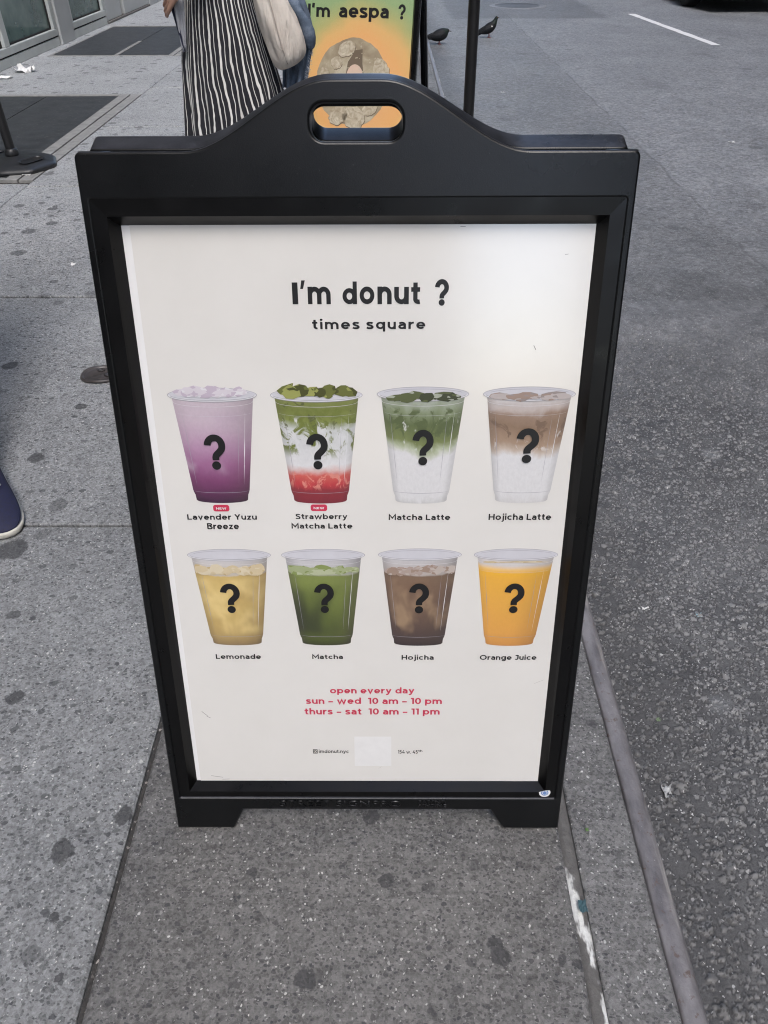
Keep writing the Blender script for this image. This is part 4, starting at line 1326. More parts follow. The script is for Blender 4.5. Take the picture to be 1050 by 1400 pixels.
scrap('crumpled white paper napkin near the storefront kick plate', -3.46, 7.50, 0, .20, .16, 1, .06)
scrap('long white paper strip against the storefront base at the far left', -3.58, 7.12, 0, .30, .07, 2, .03, rot=.35)
scrap('small white scrap on the left slab beyond the brown lid', -1.386, 2.607, 0, .022, .03, 3, .005)
scrap('white chip on the asphalt right beside the sign frame', .657, .563, ZR, .018, .009, 4, .004)
scrap('white scrap alone on the road well right of the black post', 2.439, 4.983, ZR, .045, .03, 5, .006)
scrap('white scrap on the road just right of the black kerb post', 1.05, 6.75, ZR, .05, .03, 6, .006)
scrap('white scrap on the road left of the black kerb post', .50, 6.55, ZR, .06, .035, 7, .008)
scrap('bright scrap on the road below the parked black car', 4.45, 8.85, ZR, .12, .05, 8, .01)
scrap('pale blue wrapper fleck on the gravelly asphalt', .779, .542, ZR, .014, .012, 9, .004, 'wrapper_fleck', plain("blue_wrapper", (.30, .50, .58), .4))
scrap('clear crumpled wrapper lying in the gutter beside the steel kerb', .571, .085, ZR, .02, .028, 10, .012, 'wrapper', plain("clear_wrapper", (.42, .43, .43), .25))
scrap('small white scrap under the post base front edge', -2.13, 4.02, 0, .06, .02, 11, .006)
scrap('teal gum wad pressed on the kerb joint', .352, -.148, .001, .014, .02, 12, .005, 'gum_wad', plain("teal_gum", (.06, .12, .14), .5))
scrap('green leaf fleck on the kerb strip', .385, -.02, .003, .006, .006, 13, .002, 'leaf_fleck', plain("green_leaf", (.12, .22, .07), .6))
scrap('green leaf fleck on the asphalt beside the sign foot', .60, .25, ZR, .010, .010, 14, .003, 'leaf_fleck', plain("pale_leaf", (.16, .22, .12), .6))

# flattened drink lid
lidt = thing('drink_lid', 'flattened dark brown plastic drink lid lying beside the menu sign', 'drink lid', (-.952, 1.60, 0))
M_lid = plain("dark_brown_plastic", (.055, .048, .046), .38, .3, 30, .2)
q = MB(); rnd = random.Random(6)
n = 48
rings = []
for r, z in ((.0615, .0015), (.0640, .006), (.061, .011), (.0555, .0115), (.0525, .006), (.050, .0045), (.030, .006), (.012, .0055), (.002, .005)):
    rings.append([(r*(1+.05*sin(2*2*pi*j/n+.6))*cos(2*pi*j/n)*1.12, r*(1+.05*sin(2*2*pi*j/n+.6))*sin(2*pi*j/n), z+.002*sin(3*2*pi*j/n)*r/.05) for j in range(n)])
q.rings(rings, cap=True)
q.build('rim', M_lid, lidt, True)
q = MB()
for (cx_, cy_, r_) in ((-.012, .026, .013), (.024, -.006, .016)):
    rings = [[(cx_+r*cos(2*pi*j/20), cy_+r*.8*sin(2*pi*j/20), z) for j in range(20)] for r, z in ((r_, .0058), (r_*.92, .0095), (r_*.75, .0095), (r_*.6, .006))]
    q.rings(rings, cap=True)
q.build('sip_tab', plain("tab_brown_plastic", (.035, .031, .030), .4), lidt, True)

# ------------------------------------------------------------------ pigeons
def m_feather(name, col, sheen):
    g = G(name); P = g.pos()
    v = g.voro(P, 90, dims='3D'); r = g.sep(v.outputs['Color'])
    c = g.mix(r[0], tuple(x*.7 for x in col), tuple(x*1.5 for x in col))
    c = g.mix(g.step(g.noise(P, 16, 4), .52, .64), c, sheen)
    return g.bsdf(c, .65, g.bump(v.outputs['Distance'], .3, .003), Specular_IOR_Level=.3)


F_dark = m_feather("dark_feather", (.010, .011, .013), (.018, .02, .024))
F_neck = m_feather("iridescent_neck_feather", (.010, .018, .015), (.022, .016, .026))
F_white = m_feather("white_feather", (.55, .55, .54), (.62, .62, .62))
M_pink = plain("pigeon_leg_skin", (.36, .13, .12), .55, .2, 60)
M_beak = plain("beak_horn", (.07, .065, .065), .45)


def ell_ring(c, t, rx, rz, n=16):
    t = Vector(t).normalized(); s = Vector((0, 1, 0)); u = t.cross(s).normalized()
    return [Vector(c)+s*(rx*cos(2*pi*j/n))+u*(-rz*sin(2*pi*j/n)) for j in range(n)]


def pigeon(label, x, y, rz, spine, leg_x, scale=1.0, white=False):
    """spine: list of (x, z, half width, half height, material) from tail root to crown, bird facing +x"""
    t = thing('pigeon', label, 'pigeon', (x, y, ZR), rz, 'pigeons on the road')
    t.scale = (scale,)*3
    q = MB()
    rings = []
    for i, (px_, pz, w, h, _) in enumerate(spine):
        a = spine[max(0, i-1)]; b = spine[min(len(spine)-1, i+1)]
        rings.append(ell_ring((px_, 0, pz), (b[0]-a[0], 0, b[1]-a[1]), w, h))
    q.rings(rings)
    o = q.build('body', [F_dark, F_neck], t, True)
    for p in o.data.polygons:
        i = min(p.index//16, len(spine)-1)
        p.material_index = spine[i][4]
    subsurf(o, 1)
    # wings folded along the flanks
    sh, ta = spine[4], spine[0]
    for s in (-1, 1):
        w = MB(); rings = []
        m_ = 8
        for i in range(m_):
            k = i/(m_-1)
            cx_ = spine[4][0]*(1-k)+(spine[0][0]-.055)*k
            cz_ = (spine[4][1]+.008)*(1-k)+(spine[0][1]+.004)*k
            hh = .040*sin(pi*min(1, .18+.82*(1-k)))**.8*(1-.35*k)+.004
            off = (.052*(1-k)**.6+.012)
            rings.append([Vector((cx_, s*(off+.007*cos(2*pi*j/10)*(1 if cos(2*pi*j/10) > 0 else .4)), cz_+hh*sin(2*pi*j/10))) for j in range(10)] if s > 0 else [Vector((cx_, s*(off+.007*cos(2*pi*j/10)*(1 if cos(2*pi*j/10) > 0 else .4)), cz_-hh*sin(2*pi*j/10))) for j in range(10)])
        w.rings(rings)
        wo = w.build('wing', [F_dark, F_white], t, True)
        if white:
            for p in wo.data.polygons:
                if p.index//10 < 1: p.material_index = 1
    # tail fan
    a = spine[0]; dx, dz = spine[0][0]-spine[2][0], spine[0][1]-spine[2][1]
    L = sqrt(dx*dx+dz*dz); dx, dz = dx/L, dz/L
    q = MB()
    q.rings([[(a[0]+.01, -.016, a[1]+.006), (a[0]+.01, .016, a[1]+.006), (a[0]+.01, .016, a[1]-.006), (a[0]+.01, -.016, a[1]-.006)],
             [(a[0]+dx*.10, -.030, a[1]+dz*.10+.002), (a[0]+dx*.10, .030, a[1]+dz*.10+.002), (a[0]+dx*.10, .030, a[1]+dz*.10-.003), (a[0]+dx*.10, -.030, a[1]+dz*.10-.003)]])
    q.build('tail', F_dark, t)
    for s in (-1, 1):
        q = MB()
        hz = .055
        q.tube([(leg_x+.004, s*.024, hz+.015), (leg_x, s*.024, hz-.01), (leg_x+.010, s*.024, .035), (leg_x+.002, s*.024, .006)], [.012, .007, .0045, .0045], 8)
        for da in (-.5, 0, .5, pi):
            ln = .034 if da != pi else .018
            q.tube([(leg_x+.002, s*.024, .005), (leg_x+.002+ln*cos(da), s*.024+ln*sin(da), .003)], [.0042, .002], 6)
        q.build('leg', M_pink, t, True)
    hx, hz = spine[-2][0], spine[-2][1]
    q = MB().tube([(hx+.012, 0, hz-.002), (hx+.030, 0, hz-.006), (hx+.040, 0, hz-.012)], [.0075, .0045, .0015], 8)
    q.build('beak', M_beak, t, True)
    for s in (-1, 1):
        q = MB(); q.tube([(hx+.006, s*.0155, hz+.003), (hx+.006, s*.0175, hz+.003), (hx+.006, s*.0185, hz+.003)], [.004, .003, .001], 8)
        q.build('eye', plain_eye, t, True)
    return t


plain_eye = plain("orange_eye", (.45, .14, .03), .25)
upright0 = [(-.115, .075, .018, .012, 0), (-.085, .092, .040, .030, 0), (-.045, .113, .056, .047, 0), (0, .135, .062, .056, 0), (.04, .160, .058, .052, 0), (.066, .188, .042, .040, 1), (.082, .218, .028, .028, 1), (.092, .245, .020, .022, 1), (.104, .264, .019, .020, 1), (.112, .272, .008, .010, 1)]
hunched0 = [(-.125, .098, .018, .012, 0), (-.095, .106, .042, .030, 0), (-.05, .118, .058, .048, 0), (0, .130, .066, .058, 0), (.045, .144, .062, .056, 0), (.080, .160, .050, .050, 1), (.102, .172, .038, .038, 1), (.118, .178, .027, .027, 1), (.130, .178, .020, .019, 1), (.138, .176, .008, .009, 1)]
def plump(sp, kw, drop):
    return [(x, z-drop, w*kw, h*kw, m_) if i < 6 else (x, z-drop*.9, w*1.12, h*1.12, m_) for i, (x, z, w, h, m_) in enumerate(sp)]


upright, hunched = plump(upright0, 1.22, .022), plump(hunched0, 1.30, .026)
pigeon('dark greenish pigeon hunched with its head drawn in, left of the slim black post', .63, 9.60, radians(4), hunched, .0, .86)
pigeon('upright dark pigeon with a white shoulder patch, right of the slim black post', 1.27, 10.12, radians(6), upright, .0, .86, True)

# ------------------------------------------------------------------ people
def skin_mesh(name, nodes, edges, mat, parent, off, lv=2, root=None):
    names = list(nodes)
    me = bpy.data.meshes.new(name)
    o3 = Vector(off)
    me.from_pydata([tuple(Vector(nodes[k][0])-o3) for k in names], [(names.index(a), names.index(b)) for a, b in edges], [])
    o = bpy.data.objects.new(name, me); COL.objects.link(o)
    sk = o.modifiers.new('skin', 'SKIN'); sk.use_smooth_shade = True; sk.branch_smoothing = .6
    for i, k in enumerate(names):
        r = nodes[k][1]
        me.skin_vertices[0].data[i].radius = r if hasattr(r, '__len__') else (r, r)
        me.skin_vertices[0].data[i].use_root = (k == (root or names[0]))
    ss = o.modifiers.new('ss', 'SUBSURF'); ss.levels = lv; ss.render_levels = lv
    dg = bpy.context.evaluated_depsgraph_get()
    m2 = bpy.data.meshes.new_from_object(o.evaluated_get(dg))
    bpy.data.objects.remove(o)
    m2.materials.clear(); m2.materials.append(mat)
    for p in m2.polygons: p.use_smooth = True
    return link(bpy.data.objects.new(name, m2), parent)


def m_skin(name, col):
    g = G(name); P = g.pos()
    n = g.noise(P, 28, 5, .6)
    c = g.mix(g.rng(n, .3, .7, 0, 1), tuple(x*.86 for x in col), tuple(min(1, x*1.12) for x in col))
    return g.bsdf(c, .5, g.bump(g.noise(P, 400, 3), .15, .001), Subsurface_Weight=.1, Subsurface_Radius=(.01, .004, .002))


def hand_nodes(nodes, edges, pre, wrist, d, side, palm_n, curl=.5, s=1.0):
    """palm and five curled fingers; d = direction of the hand, side = thumb side, palm_n = palm normal"""
    d, side, pn = Vector(d).normalized(), Vector(side).normalized(), Vector(palm_n).normalized()
    w = Vector(wrist)
    nodes[pre+'w'] = (w, (.025*s, .020*s))
    nodes[pre+'p'] = (w+d*.045*s, (.034*s, .017*s))
    edges.append((pre+'w', pre+'p'))
    for i, (o, ln) in enumerate(((.030, .070), (.010, .080), (-.011, .074), (-.030, .058))):
        b = w+d*.085*s+side*o*s
        prev = pre+'p'
        a = curl*.35
        for k, fr in enumerate((0, .42, .74, 1.0)):
            nm = f'{pre}f{i}{k}'
            if k:
                a += curl*(.55 if k == 1 else .7)
                b = b+(d*cos(a)+pn*sin(a))*ln*s*((0, .42, .32, .26)[k])
            nodes[nm] = (b.copy(), (.0098, .0088, .0080, .0066)[k]*s)
            edges.append((prev, nm)); prev = nm
    b = w+d*.030*s+side*.030*s+pn*.006
    prev = pre+'p'
    for k in range(3):
        nm = f'{pre}t{k}'
        if k: b = b+(d*.75+side*(.62-.3*k)+pn*.35).normalized()*.031*s
        nodes[nm] = (b.copy(), (.012, .0100, .0078)[k]*s)
        edges.append((prev, nm)); prev = nm


def person_body(parent, off, skinmat, P, handL, handR):
    """P: joint name -> position"""
    N, E = {}, []
    def nd(k, r): N[k] = (Vector(P[k]), r)
    nd('pelvis', (.135, .105)); nd('waist', (.115, .090)); nd('chest', (.135, .105)); nd('neckb', (.062, .062)); nd('neck', (.052, .054))
    E += [('pelvis', 'waist'), ('waist', 'chest'), ('chest', 'neckb'), ('neckb', 'neck')]
    f = Vector(P['face']).normalized()
    hd = Vector(P['neck'])
    N['jaw'] = (hd+Vector((0, 0, .055))+f*.028, (.058, .062)); N['skull'] = (hd+Vector((0, 0, .125))+f*.012, (.072, .084)); N['crown'] = (hd+Vector((0, 0, .185)), (.052, .058))
    N['nose'] = (hd+Vector((0, 0, .085))+f*.094, .009)
    E += [('neck', 'jaw'), ('jaw', 'skull'), ('skull', 'crown'), ('jaw', 'nose')]
    for s in 'LR':
        nd('sh'+s, .052); nd('el'+s, .038); nd('wr'+s, .025)
        E += [('chest', 'sh'+s), ('sh'+s, 'el'+s), ('el'+s, 'wr'+s)]
        nd('hip'+s, .085); nd('kn'+s, .055); nd('an'+s, .038)
        N['cf'+s] = (Vector(P['kn'+s]).lerp(Vector(P['an'+s]), .32), .052)
        tf = Vector(P['toe'+s])
        N['hl'+s] = (Vector(P['an'+s])+Vector((0, 0, -.04)), .028); N['ball'+s] = (Vector(P['an'+s]).lerp(tf, .7)+Vector((0, 0, -.02)), (.028, .016)); N['toe'+s] = (Vector(P['an'+s]).lerp(tf, .86)+Vector((0, 0, -.022)), (.020, .011))
        E += [('pelvis', 'hip'+s), ('hip'+s, 'kn'+s), ('kn'+s, 'cf'+s), ('cf'+s, 'an'+s), ('an'+s, 'hl'+s), ('hl'+s, 'ball'+s), ('ball'+s, 'toe'+s)]
    for s, h in (('L', handL), ('R', handR)):
        hand_nodes(N, E, 'h'+s, P['wr'+s], *h)
        E.append(('wr'+s, f'h{s}w'))
        N[f'h{s}w'] = (Vector(P['wr'+s])+Vector(h[0]).normalized()*.012, (.026, .020))
    o = skin_mesh('body', N, E, skinmat, parent, off, 2, 'pelvis')
    for k in (-1, 1):        # eyes
        sdir = f.cross(Vector((0, 0, 1)))
        c = hd+Vector((0, 0, .115))+f*.076+sdir*k*.030
        q = MB().tube([c-f*.006, c, c+f*.004], [.0085, .008, .003], 10)
        q.build('eye', M_eye, parent, True, off)
    return N


M_eye = plain("eye_white", (.6, .6, .58), .2)
SK1 = m_skin("light_brown_skin", (.40, .235, .17))
SK2 = m_skin("fair_skin", (.52, .33, .25))


def ell(c, rx, ry, n=40, ph=0, wob=None, z=None):
    return [Vector((c[0]+(rx*(1+(wob(2*pi*j/n) if wob else 0)))*cos(2*pi*j/n+ph), c[1]+(ry*(1+(wob(2*pi*j/n) if wob else 0)))*sin(2*pi*j/n+ph), c[2])) for j in range(n)]


# ---- woman in the striped skirt
WO = (-.64, 3.12, 0)
woman = thing('person', 'person in a black and white striped long skirt behind the menu sign', 'person', WO)
Pj = dict(pelvis=(-.675, 3.10, .96), waist=(-.675, 3.10, 1.08), chest=(-.68, 3.10, 1.26), neckb=(-.69, 3.10, 1.39), neck=(-.705, 3.10, 1.45), face=(-1, .12, -.25),
          shL=(-.685, 2.94, 1.335), elL=(-.66, 2.885, 1.075), wrL=(-.785, 2.905, .995), shR=(-.675, 3.26, 1.335), elR=(-.63, 3.33, 1.08), wrR=(-.80, 3.28, 1.00),
          hipL=(-.665, 3.02, .92), knL=(-.665, 3.01, .49), anL=(-.62, 3.01, .09), toeL=(-.80, 3.0, .022), hipR=(-.665, 3.18, .92), knR=(-.675, 3.19, .49), anR=(-.64, 3.20, .09), toeR=(-.82, 3.21, .022))
person_body(woman, WO, SK1, Pj, ((-.80, .35, -.55), (0, .3, 1), (-.2, .9, -.3), .9), ((-.9, -.1, -.2), (0, -.2, 1), (0, -1, 0), .7))


def m_stripe():
    g = G("striped_fabric"); uv = g.sep(g.pos('UV')); P = g.pos()
    u = g.math('ADD', g.math('MULTIPLY', uv[0], 28.0), g.math('MULTIPLY', g.math('SUBTRACT', g.noise(g.n('Mapping', Vector=P, Scale=(1, 1, .45)).outputs[0], 13, 3), .5), .75))
    f = g.math('FRACT', u)
    a = g.math('MULTIPLY', g.step(f, .08, .11), g.math('SUBTRACT', 1, g.step(f, .27, .30)))
    b = g.math('MULTIPLY', g.step(f, .62, .64), g.math('SUBTRACT', 1, g.step(f, .695, .715)))
    c = g.mix(g.math('MAXIMUM', a, b), (.012, .012, .018), (.74, .73, .70))
    wv = g.noise(P, 500, 2)
    return g.bsdf(c, .8, g.bump(wv, .2, .001), Sheen_Weight=.1)


rnd = random.Random(9)
ph = [rnd.random()*6 for _ in range(8)]
n = 240
rings = []
prof = [(1.06, -.672, .128, .112), (1.00, -.672, .142, .135), (.942, -.674, .150, .155), (.84, -.672, .172, .172), (.73, -.668, .197, .185), (.62, -.660, .215, .20), (.52, -.652, .232, .215), (.42, -.648, .246, .225), (.34, -.645, .256, .235), (.27, -.642, .264, .24), (.262, -.642, .262, .238)]
for k in range(len(prof)-1):
    for s_ in range(3):
        f = s_/3
        z, cx_, rx, ry = [a*(1-f)+b*f for a, b in zip(prof[k], prof[k+1])]
        amp = .075*min(1, max(0, (1.04-z)/.55))
        def wob(t, amp=amp, z=z):
            return amp*(.42*sin(9*t+ph[0]+.4*z)+.34*sin(14*t+ph[1]+1.5*z)+.28*sin(22*t+ph[2]-1.2*z)+.20*sin(5*t+ph[3])+.12*sin(33*t+ph[4]+4*z))
        rings.append(ell((cx_, 3.10, z), rx, ry, n, 0, wob))
q = MB().rings(rings, cap=False, uv=True)
q.build('skirt', m_stripe(), woman, True, WO)
M_top = plain("navy_knit", (.02, .022, .035), .85, .2, 60, .4, 300)
prof = [(1.05, -.673, .130, .115), (1.12, -.675, .128, .125), (1.22, -.68, .140, .165), (1.30, -.683, .140, .185), (1.355, -.686, .115, .165), (1.39, -.69, .075, .085), (1.41, -.693, .062, .064)]
q = MB().rings([ell((cx_, 3.10, z), rx, ry, 40) for z, cx_, rx, ry in prof], cap=False)
subsurf(q.build('top', M_top, woman, True, WO), 1)
for s in 'LR':
    q = MB().tube([Vector(Pj['sh'+s]).lerp(Vector(Pj['chest']), .55)+Vector((0, 0, .03)), Vector(Pj['sh'+s])+Vector((0, 0, .004)), Vector(Pj['sh'+s]).lerp(Vector(Pj['el'+s]), .25), Vector(Pj['sh'+s]).lerp(Vector(Pj['el'+s]), .55), Pj['el'+s], Vector(Pj['el'+s]).lerp(Vector(Pj['wr'+s]), .45)], [.085, .082, .072, .058, .050, .043], 20)
    subsurf(q.build('sleeve', M_top, woman, True, WO), 1)
M_hair = plain("dark_hair", (.02, .014, .011), .5, .4, 60, .6, 120)
hd = Vector(Pj['neck'])
q = MB().rings([ell((hd.x+dx, 3.10, hd.z+z), rx, ry, 24) for z, dx, rx, ry in ((-.16, .085, .03, .075), (-.05, .075, .05, .088), (.05, .06, .062, .092), (.12, .03, .088, .092), (.18, .012, .085, .080), (.215, .006, .06, .055), (.235, .0, .02, .02))])
subsurf(q.build('hair', M_hair, woman, True, WO), 1)
M_shoe1 = plain("black_leather_shoe", (.015, .015, .016), .4)
for s in 'LR':
    a, t = Vector(Pj['an'+s]), Vector(Pj['toe'+s])
    rr = []
    for k, w, h in ((-.30, .030, .05), (-.15, .040, .075), (.2, .042, .085), (.55, .048, .055), (.9, .046, .042), (1.12, .030, .030), (1.2, .012, .02)):
        c = Vector((a.x, a.y, 0)).lerp(Vector((t.x, t.y, 0)), k)
        rr.append([c+Vector((0, w*cos(2*pi*j/18), .002+max(0, h*(sin(2*pi*j/18)*.5+.5)))) for j in range(18)])
    q = MB().rings(rr); subsurf(q.build('shoe', M_shoe1, woman, True, WO), 1)

# cream tote hung behind her, its mouth pulled up by the strap
def m_tote():
    g = G("cream_canvas"); P = g.pos()
    n = g.noise(P, 9, 5, .6)
    c = g.mix(g.rng(n, .3, .7, 0, 1), (.56, .50, .44), (.70, .65, .585))
    fold = g.noise(g.n('Mapping', Vector=P, Rotation=(0, .5, 0), Scale=(16, 6, 3.2)).outputs[0], 1.0, 4, .6, .8)
    nm = g.bump(g.noise(P, 420, 3), .25, .001, g.bump(fold, .9, .03))
    return g.bsdf(c, .9, nm)


M_tote = m_tote()
tote = thing('tote_bag', 'soft cream cloth bag hanging at the side of the person in the striped skirt', 'bag', (-.40, 2.96, .70))
rings = []
rnd = random.Random(31)
for z, xl, xr, dy in ((1.17, -.545, -.500, .012), (1.08, -.530, -.460, .025), (1.0, -.518, -.408, .042), (.945, -.508, -.383, .055), (.88, -.492, -.345, .068), (.82, -.474, -.318, .074), (.765, -.452, -.306, .072), (.735, -.438, -.315, .058), (.718, -.420, -.345, .035), (.712, -.40, -.37, .01)):
    cx_, rx = (xl+xr)/2, (xr-xl)/2
    # the bag hangs tilted: its right end is lifted
    def wob(t, z=z): return .07*sin(5*t+z*13)+.05*sin(9*t-z*22)+.03*sin(14*t+z*40)
    r_ = ell((cx_, 2.97, z), rx, dy, 36, 0, wob)
    rings.append([Vector((p.x, p.y, p.z+(p.x-cx_)*.34)) for p in r_])
rings.reverse()
q = MB().rings(rings)
subsurf(q.build('pouch', M_tote, tote, True, (-.40, 2.96, .70)), 2)
q = MB().tube([(-.52, 2.97, 1.16), (-.60, 2.955, 1.30), (-.67, 2.95, 1.405), (-.70, 3.0, 1.40), (-.66, 3.06, 1.30), (-.54, 3.0, 1.17)], [.018, .014, .014, .014, .014, .018], 10, flat=.5)
q.build('strap', M_tote, tote, True, (-.40, 2.96, .70))
q = MB().tube([(-.448, 2.915, 1.0), (-.42, 2.898, .88), (-.40, 2.893, .79), (-.385, 2.91, .735)], .0022, 6)
q.build('seam', plain("canvas_seam", (.44, .38, .33), .9), tote, True, (-.40, 2.96, .70))

# denim jacket draped over the bag's far side
def m_denim():
    g = G("blue_denim"); P = g.pos(); q = g.sep(P)
    n = g.noise(P, 14, 5, .65)
    c = g.ramp(g.rng(n, .3, .7, 0, 1), [(0, (.03, .045, .075)), (.5, (.085, .125, .19)), (1, (.24, .30, .38))])
    tw = g.math('SINE', g.math('MULTIPLY', g.math('ADD', q[0], g.math('MULTIPLY', q[2], 1.2)), 1400))
    c = g.mix(g.math('MULTIPLY', g.math('ADD', tw, 1), .12), c, (.35, .40, .46))
    return g.bsdf(c, .85, g.bump(n, .6, .01))


M_denim = m_denim()
DO = (-.36, 3.06, .6)
den = thing('denim_jacket', 'blue denim jacket with frayed hem draped behind the cream bag', 'jacket', DO)
rings = []
rnd = random.Random(17)
m_ = 30
prof = [(1.02, -.46, -.345), (.96, -.45, -.325), (.90, -.435, -.300), (.845, -.425, -.286), (.80, -.420, -.282), (.74, -.420, -.295), (.68, -.425, -.310), (.635, -.430, -.325), (.60, -.432, -.335)]
front, back = [], []
v, f = [], []
for k, (z, xl, xr) in enumerate(prof):
    for i in range(m_+1):
        t = i/m_
        x = xl+(xr-xl)*t
        y = 3.065+.020*sin(t*17+z*9)+.012*sin(t*31-z*14)-.04*sin(pi*t)*(1 if k > 0 else .6)
        zz = z+.02*sin(t*6+1)+(rnd.uniform(-.008, .004) if k == len(prof)-1 else 0)
        v.append((x, y, zz))
q = MB().add(v, [(k*(m_+1)+i, (k+1)*(m_+1)+i, (k+1)*(m_+1)+i+1, k*(m_+1)+i+1) for k in range(len(prof)-1) for i in range(m_)])
o = q.build('jacket_body', M_denim, den, True, DO)
so = o.modifiers.new('th', 'SOLIDIFY'); so.thickness = .012; so.offset = 0
subsurf(o, 1)
q = MB().tube([(-.395, 3.02, .99), (-.345, 2.995, .93), (-.305, 3.0, .865), (-.290, 3.01, .81), (-.296, 3.03, .77)], [.030, .034, .032, .026, .018], 16, flat=.8)
subsurf(q.build('sleeve', M_denim, den, True, DO), 1)
fr = MB()
for i in range(70):
    t = rnd.random(); x = -.335+.045*t+rnd.uniform(-.004, .006); z = .62+.16*t
    fr.tube([(x-.006, 3.03+.01*rnd.random(), z), (x+rnd.uniform(.002, .010), 3.02+.01*rnd.random(), z-rnd.uniform(.002, .012))], [.0011, .0006], 5)
for i in range(50):
    x = -.43+.095*rnd.random()
    fr.tube([(x, 3.05, .612), (x+rnd.uniform(-.004, .004), 3.045, .595-rnd.uniform(0, .010))], [.0011, .0006], 5)
fr.build('frayed_hem', plain("frayed_cotton", (.34, .38, .44), .9), den, False, DO)

# grey scarf with navy edge in her hand
SO = (-.83, 2.95, .77)
scf = thing('scarf', 'grey scarf end with navy edge hanging from the hand beside the skirt', 'scarf', SO)
v, v2 = [], []
for k in range(9):
    z = .965-.19*k/8
    xl = -.853+.030*(k/8)**1.2; xr = -.795-.012*(k/8)
    for i in range(9):
        t = i/8
        v.append((xl+(xr-xl)*t, 2.95+.010*sin(t*9+k*.4), z))
q = MB(); q.add(v, [(k*9+i, (k+1)*9+i, (k+1)*9+i+1, k*9+i+1) for k in range(8) for i in range(2, 8)])
o = q.build('cloth', plain("grey_knit", (.36, .37, .40), .9, .15, 40), scf, True, SO)
so = o.modifiers.new('th', 'SOLIDIFY'); so.thickness = .006
q = MB(); q.add(v, [(k*9+i, (k+1)*9+i, (k+1)*9+i+1, k*9+i+1) for k in range(8) for i in range(0, 2)])
o = q.build('border', plain("navy_knit_edge", (.018, .02, .045), .9, .15, 40), scf, True, SO)
so = o.modifiers.new('th', 'SOLIDIFY'); so.thickness = .008

# ---- passer-by whose shoe enters at the left edge
PO = (-1.22, 1.2, 0)
walker = thing('person', 'person in navy white-soled trainers stepping in at the left edge', 'person', PO)
A1, T1 = Vector((-1.105, 1.00, .09)), Vector((-.975, .775, .025))
Pj = dict(pelvis=(-1.33, 1.32, .95), waist=(-1.33, 1.32, 1.07), chest=(-1.34, 1.30, 1.27), neckb=(-1.34, 1.29, 1.42), neck=(-1.34, 1.27, 1.48), face=(.2, -1, -.1),
          shL=(-1.16, 1.29, 1.36), elL=(-1.15, 1.36, 1.08), wrL=(-1.19, 1.26, .86), shR=(-1.52, 1.30, 1.36), elR=(-1.57, 1.28, 1.08), wrR=(-1.56, 1.14, .86),
          hipL=(-1.25, 1.29, .91), knL=(-1.20, 1.11, .50), anL=tuple(A1), toeL=tuple(T1), hipR=(-1.41, 1.33, .91), knR=(-1.40, 1.36, .48), anR=(-1.40, 1.62, .13), toeR=(-1.38, 1.42, .025))
person_body(walker, PO, SK2, Pj, ((.0, -.25, -1), (0, -1, 0), (-1, 0, 0), .5), ((.0, -.25, -1), (0, -1, 0), (1, 0, 0), .5))
M_navy = plain("navy_mesh_fabric", (.012, .014, .045), .75, .25, 120, .4, 500)
M_sole = plain("white_rubber_sole", (.52, .51, .45), .55, .1, 40)
M_lace = plain("white_lace", (.72, .72, .70), .8)
M_jean = plain("charcoal_trouser", (.03, .032, .04), .85, .25, 50, .4, 300)


def trainer(parent, off, heel, toe, z0=0.0, tilt=0.0):
    heel, toe = Vector(heel), Vector(toe)
    d = (toe-heel).normalized(); s = Vector((d.y, -d.x, 0)); L = (toe-heel).length
    def P_(k, w, z): return heel+d*(k*L)+s*w+Vector((0, 0, z0+z+tilt*(1-k)))
    st = [(-.02, .020, .045), (.03, .034, .085), (.12, .039, .105), (.28, .041, .105), (.42, .043, .092), (.58, .048, .072), (.74, .0515, .056), (.86, .048, .046), (.95, .036, .036), (1.0, .016, .026)]
    rr = []
    for k, w, h in st:
        rr.append([P_(k, w*cos(2*pi*j/20)*(1 if sin(2*pi*j/20) < .2 else (1-.32*(sin(2*pi*j/20)-.2))), .014+(h-.014)*(.5+.5*sin(2*pi*j/20))) for j in range(20)])
    o = MB().rings(rr).build('shoe', M_navy, parent, True, off); subsurf(o, 2)
    rr = []
    for k, w, h in st:
        k2 = .5+(k-.5)*1.035
        tip = .006*max(0, (k-.8)/.2)**2
        rr.append([P_(k2, (w+.0025)*c_, z_) for c_, z_ in ((-.9, .001), (-1, .010), (-1.0, .015+tip), (-.9, .017+tip), (.9, .017+tip), (1.0, .015+tip), (1, .010), (.9, .001))])
    so = MB().rings(rr).build('sole', M_sole, o, True, off); subsurf(so, 1)
    # lace flap and laces
    rr = []
    for k, w, h in ((.34, .030, .113), (.44, .030, .107), (.55, .029, .091), (.63, .024, .077), (.665, .013, .069)):
        rr.append([P_(k, w*c_, h-.9*w*abs(c_)**2.2*.5+e_) for c_, e_ in ((-1, -.006), (-.6, .002), (0, .004), (.6, .002), (1, -.006), (.6, -.012), (0, -.010), (-.6, -.012))])
    fl = MB().rings(rr).build('eyestay', plain_navy2, o, True, off); subsurf(fl, 1)
    for k, h in ((.40, .111), (.47, .104), (.54, .095), (.61, .084)):
        MB().tube([P_(k, -.026, h-.008), P_(k+.01, -.010, h+.003), P_(k-.005, .010, h+.003), P_(k+.012, .030, h-.008)], .0028, 8).build('lace', M_lace, o, True, off)
    # white side panel
    q = MB().tube([P_(.36, .0435, .070), P_(.44, .0455, .058), P_(.50, .047, .044)], [.004, .006, .003], 8)
    q.build('side_flash', M_lace, o, True, off)
    return o


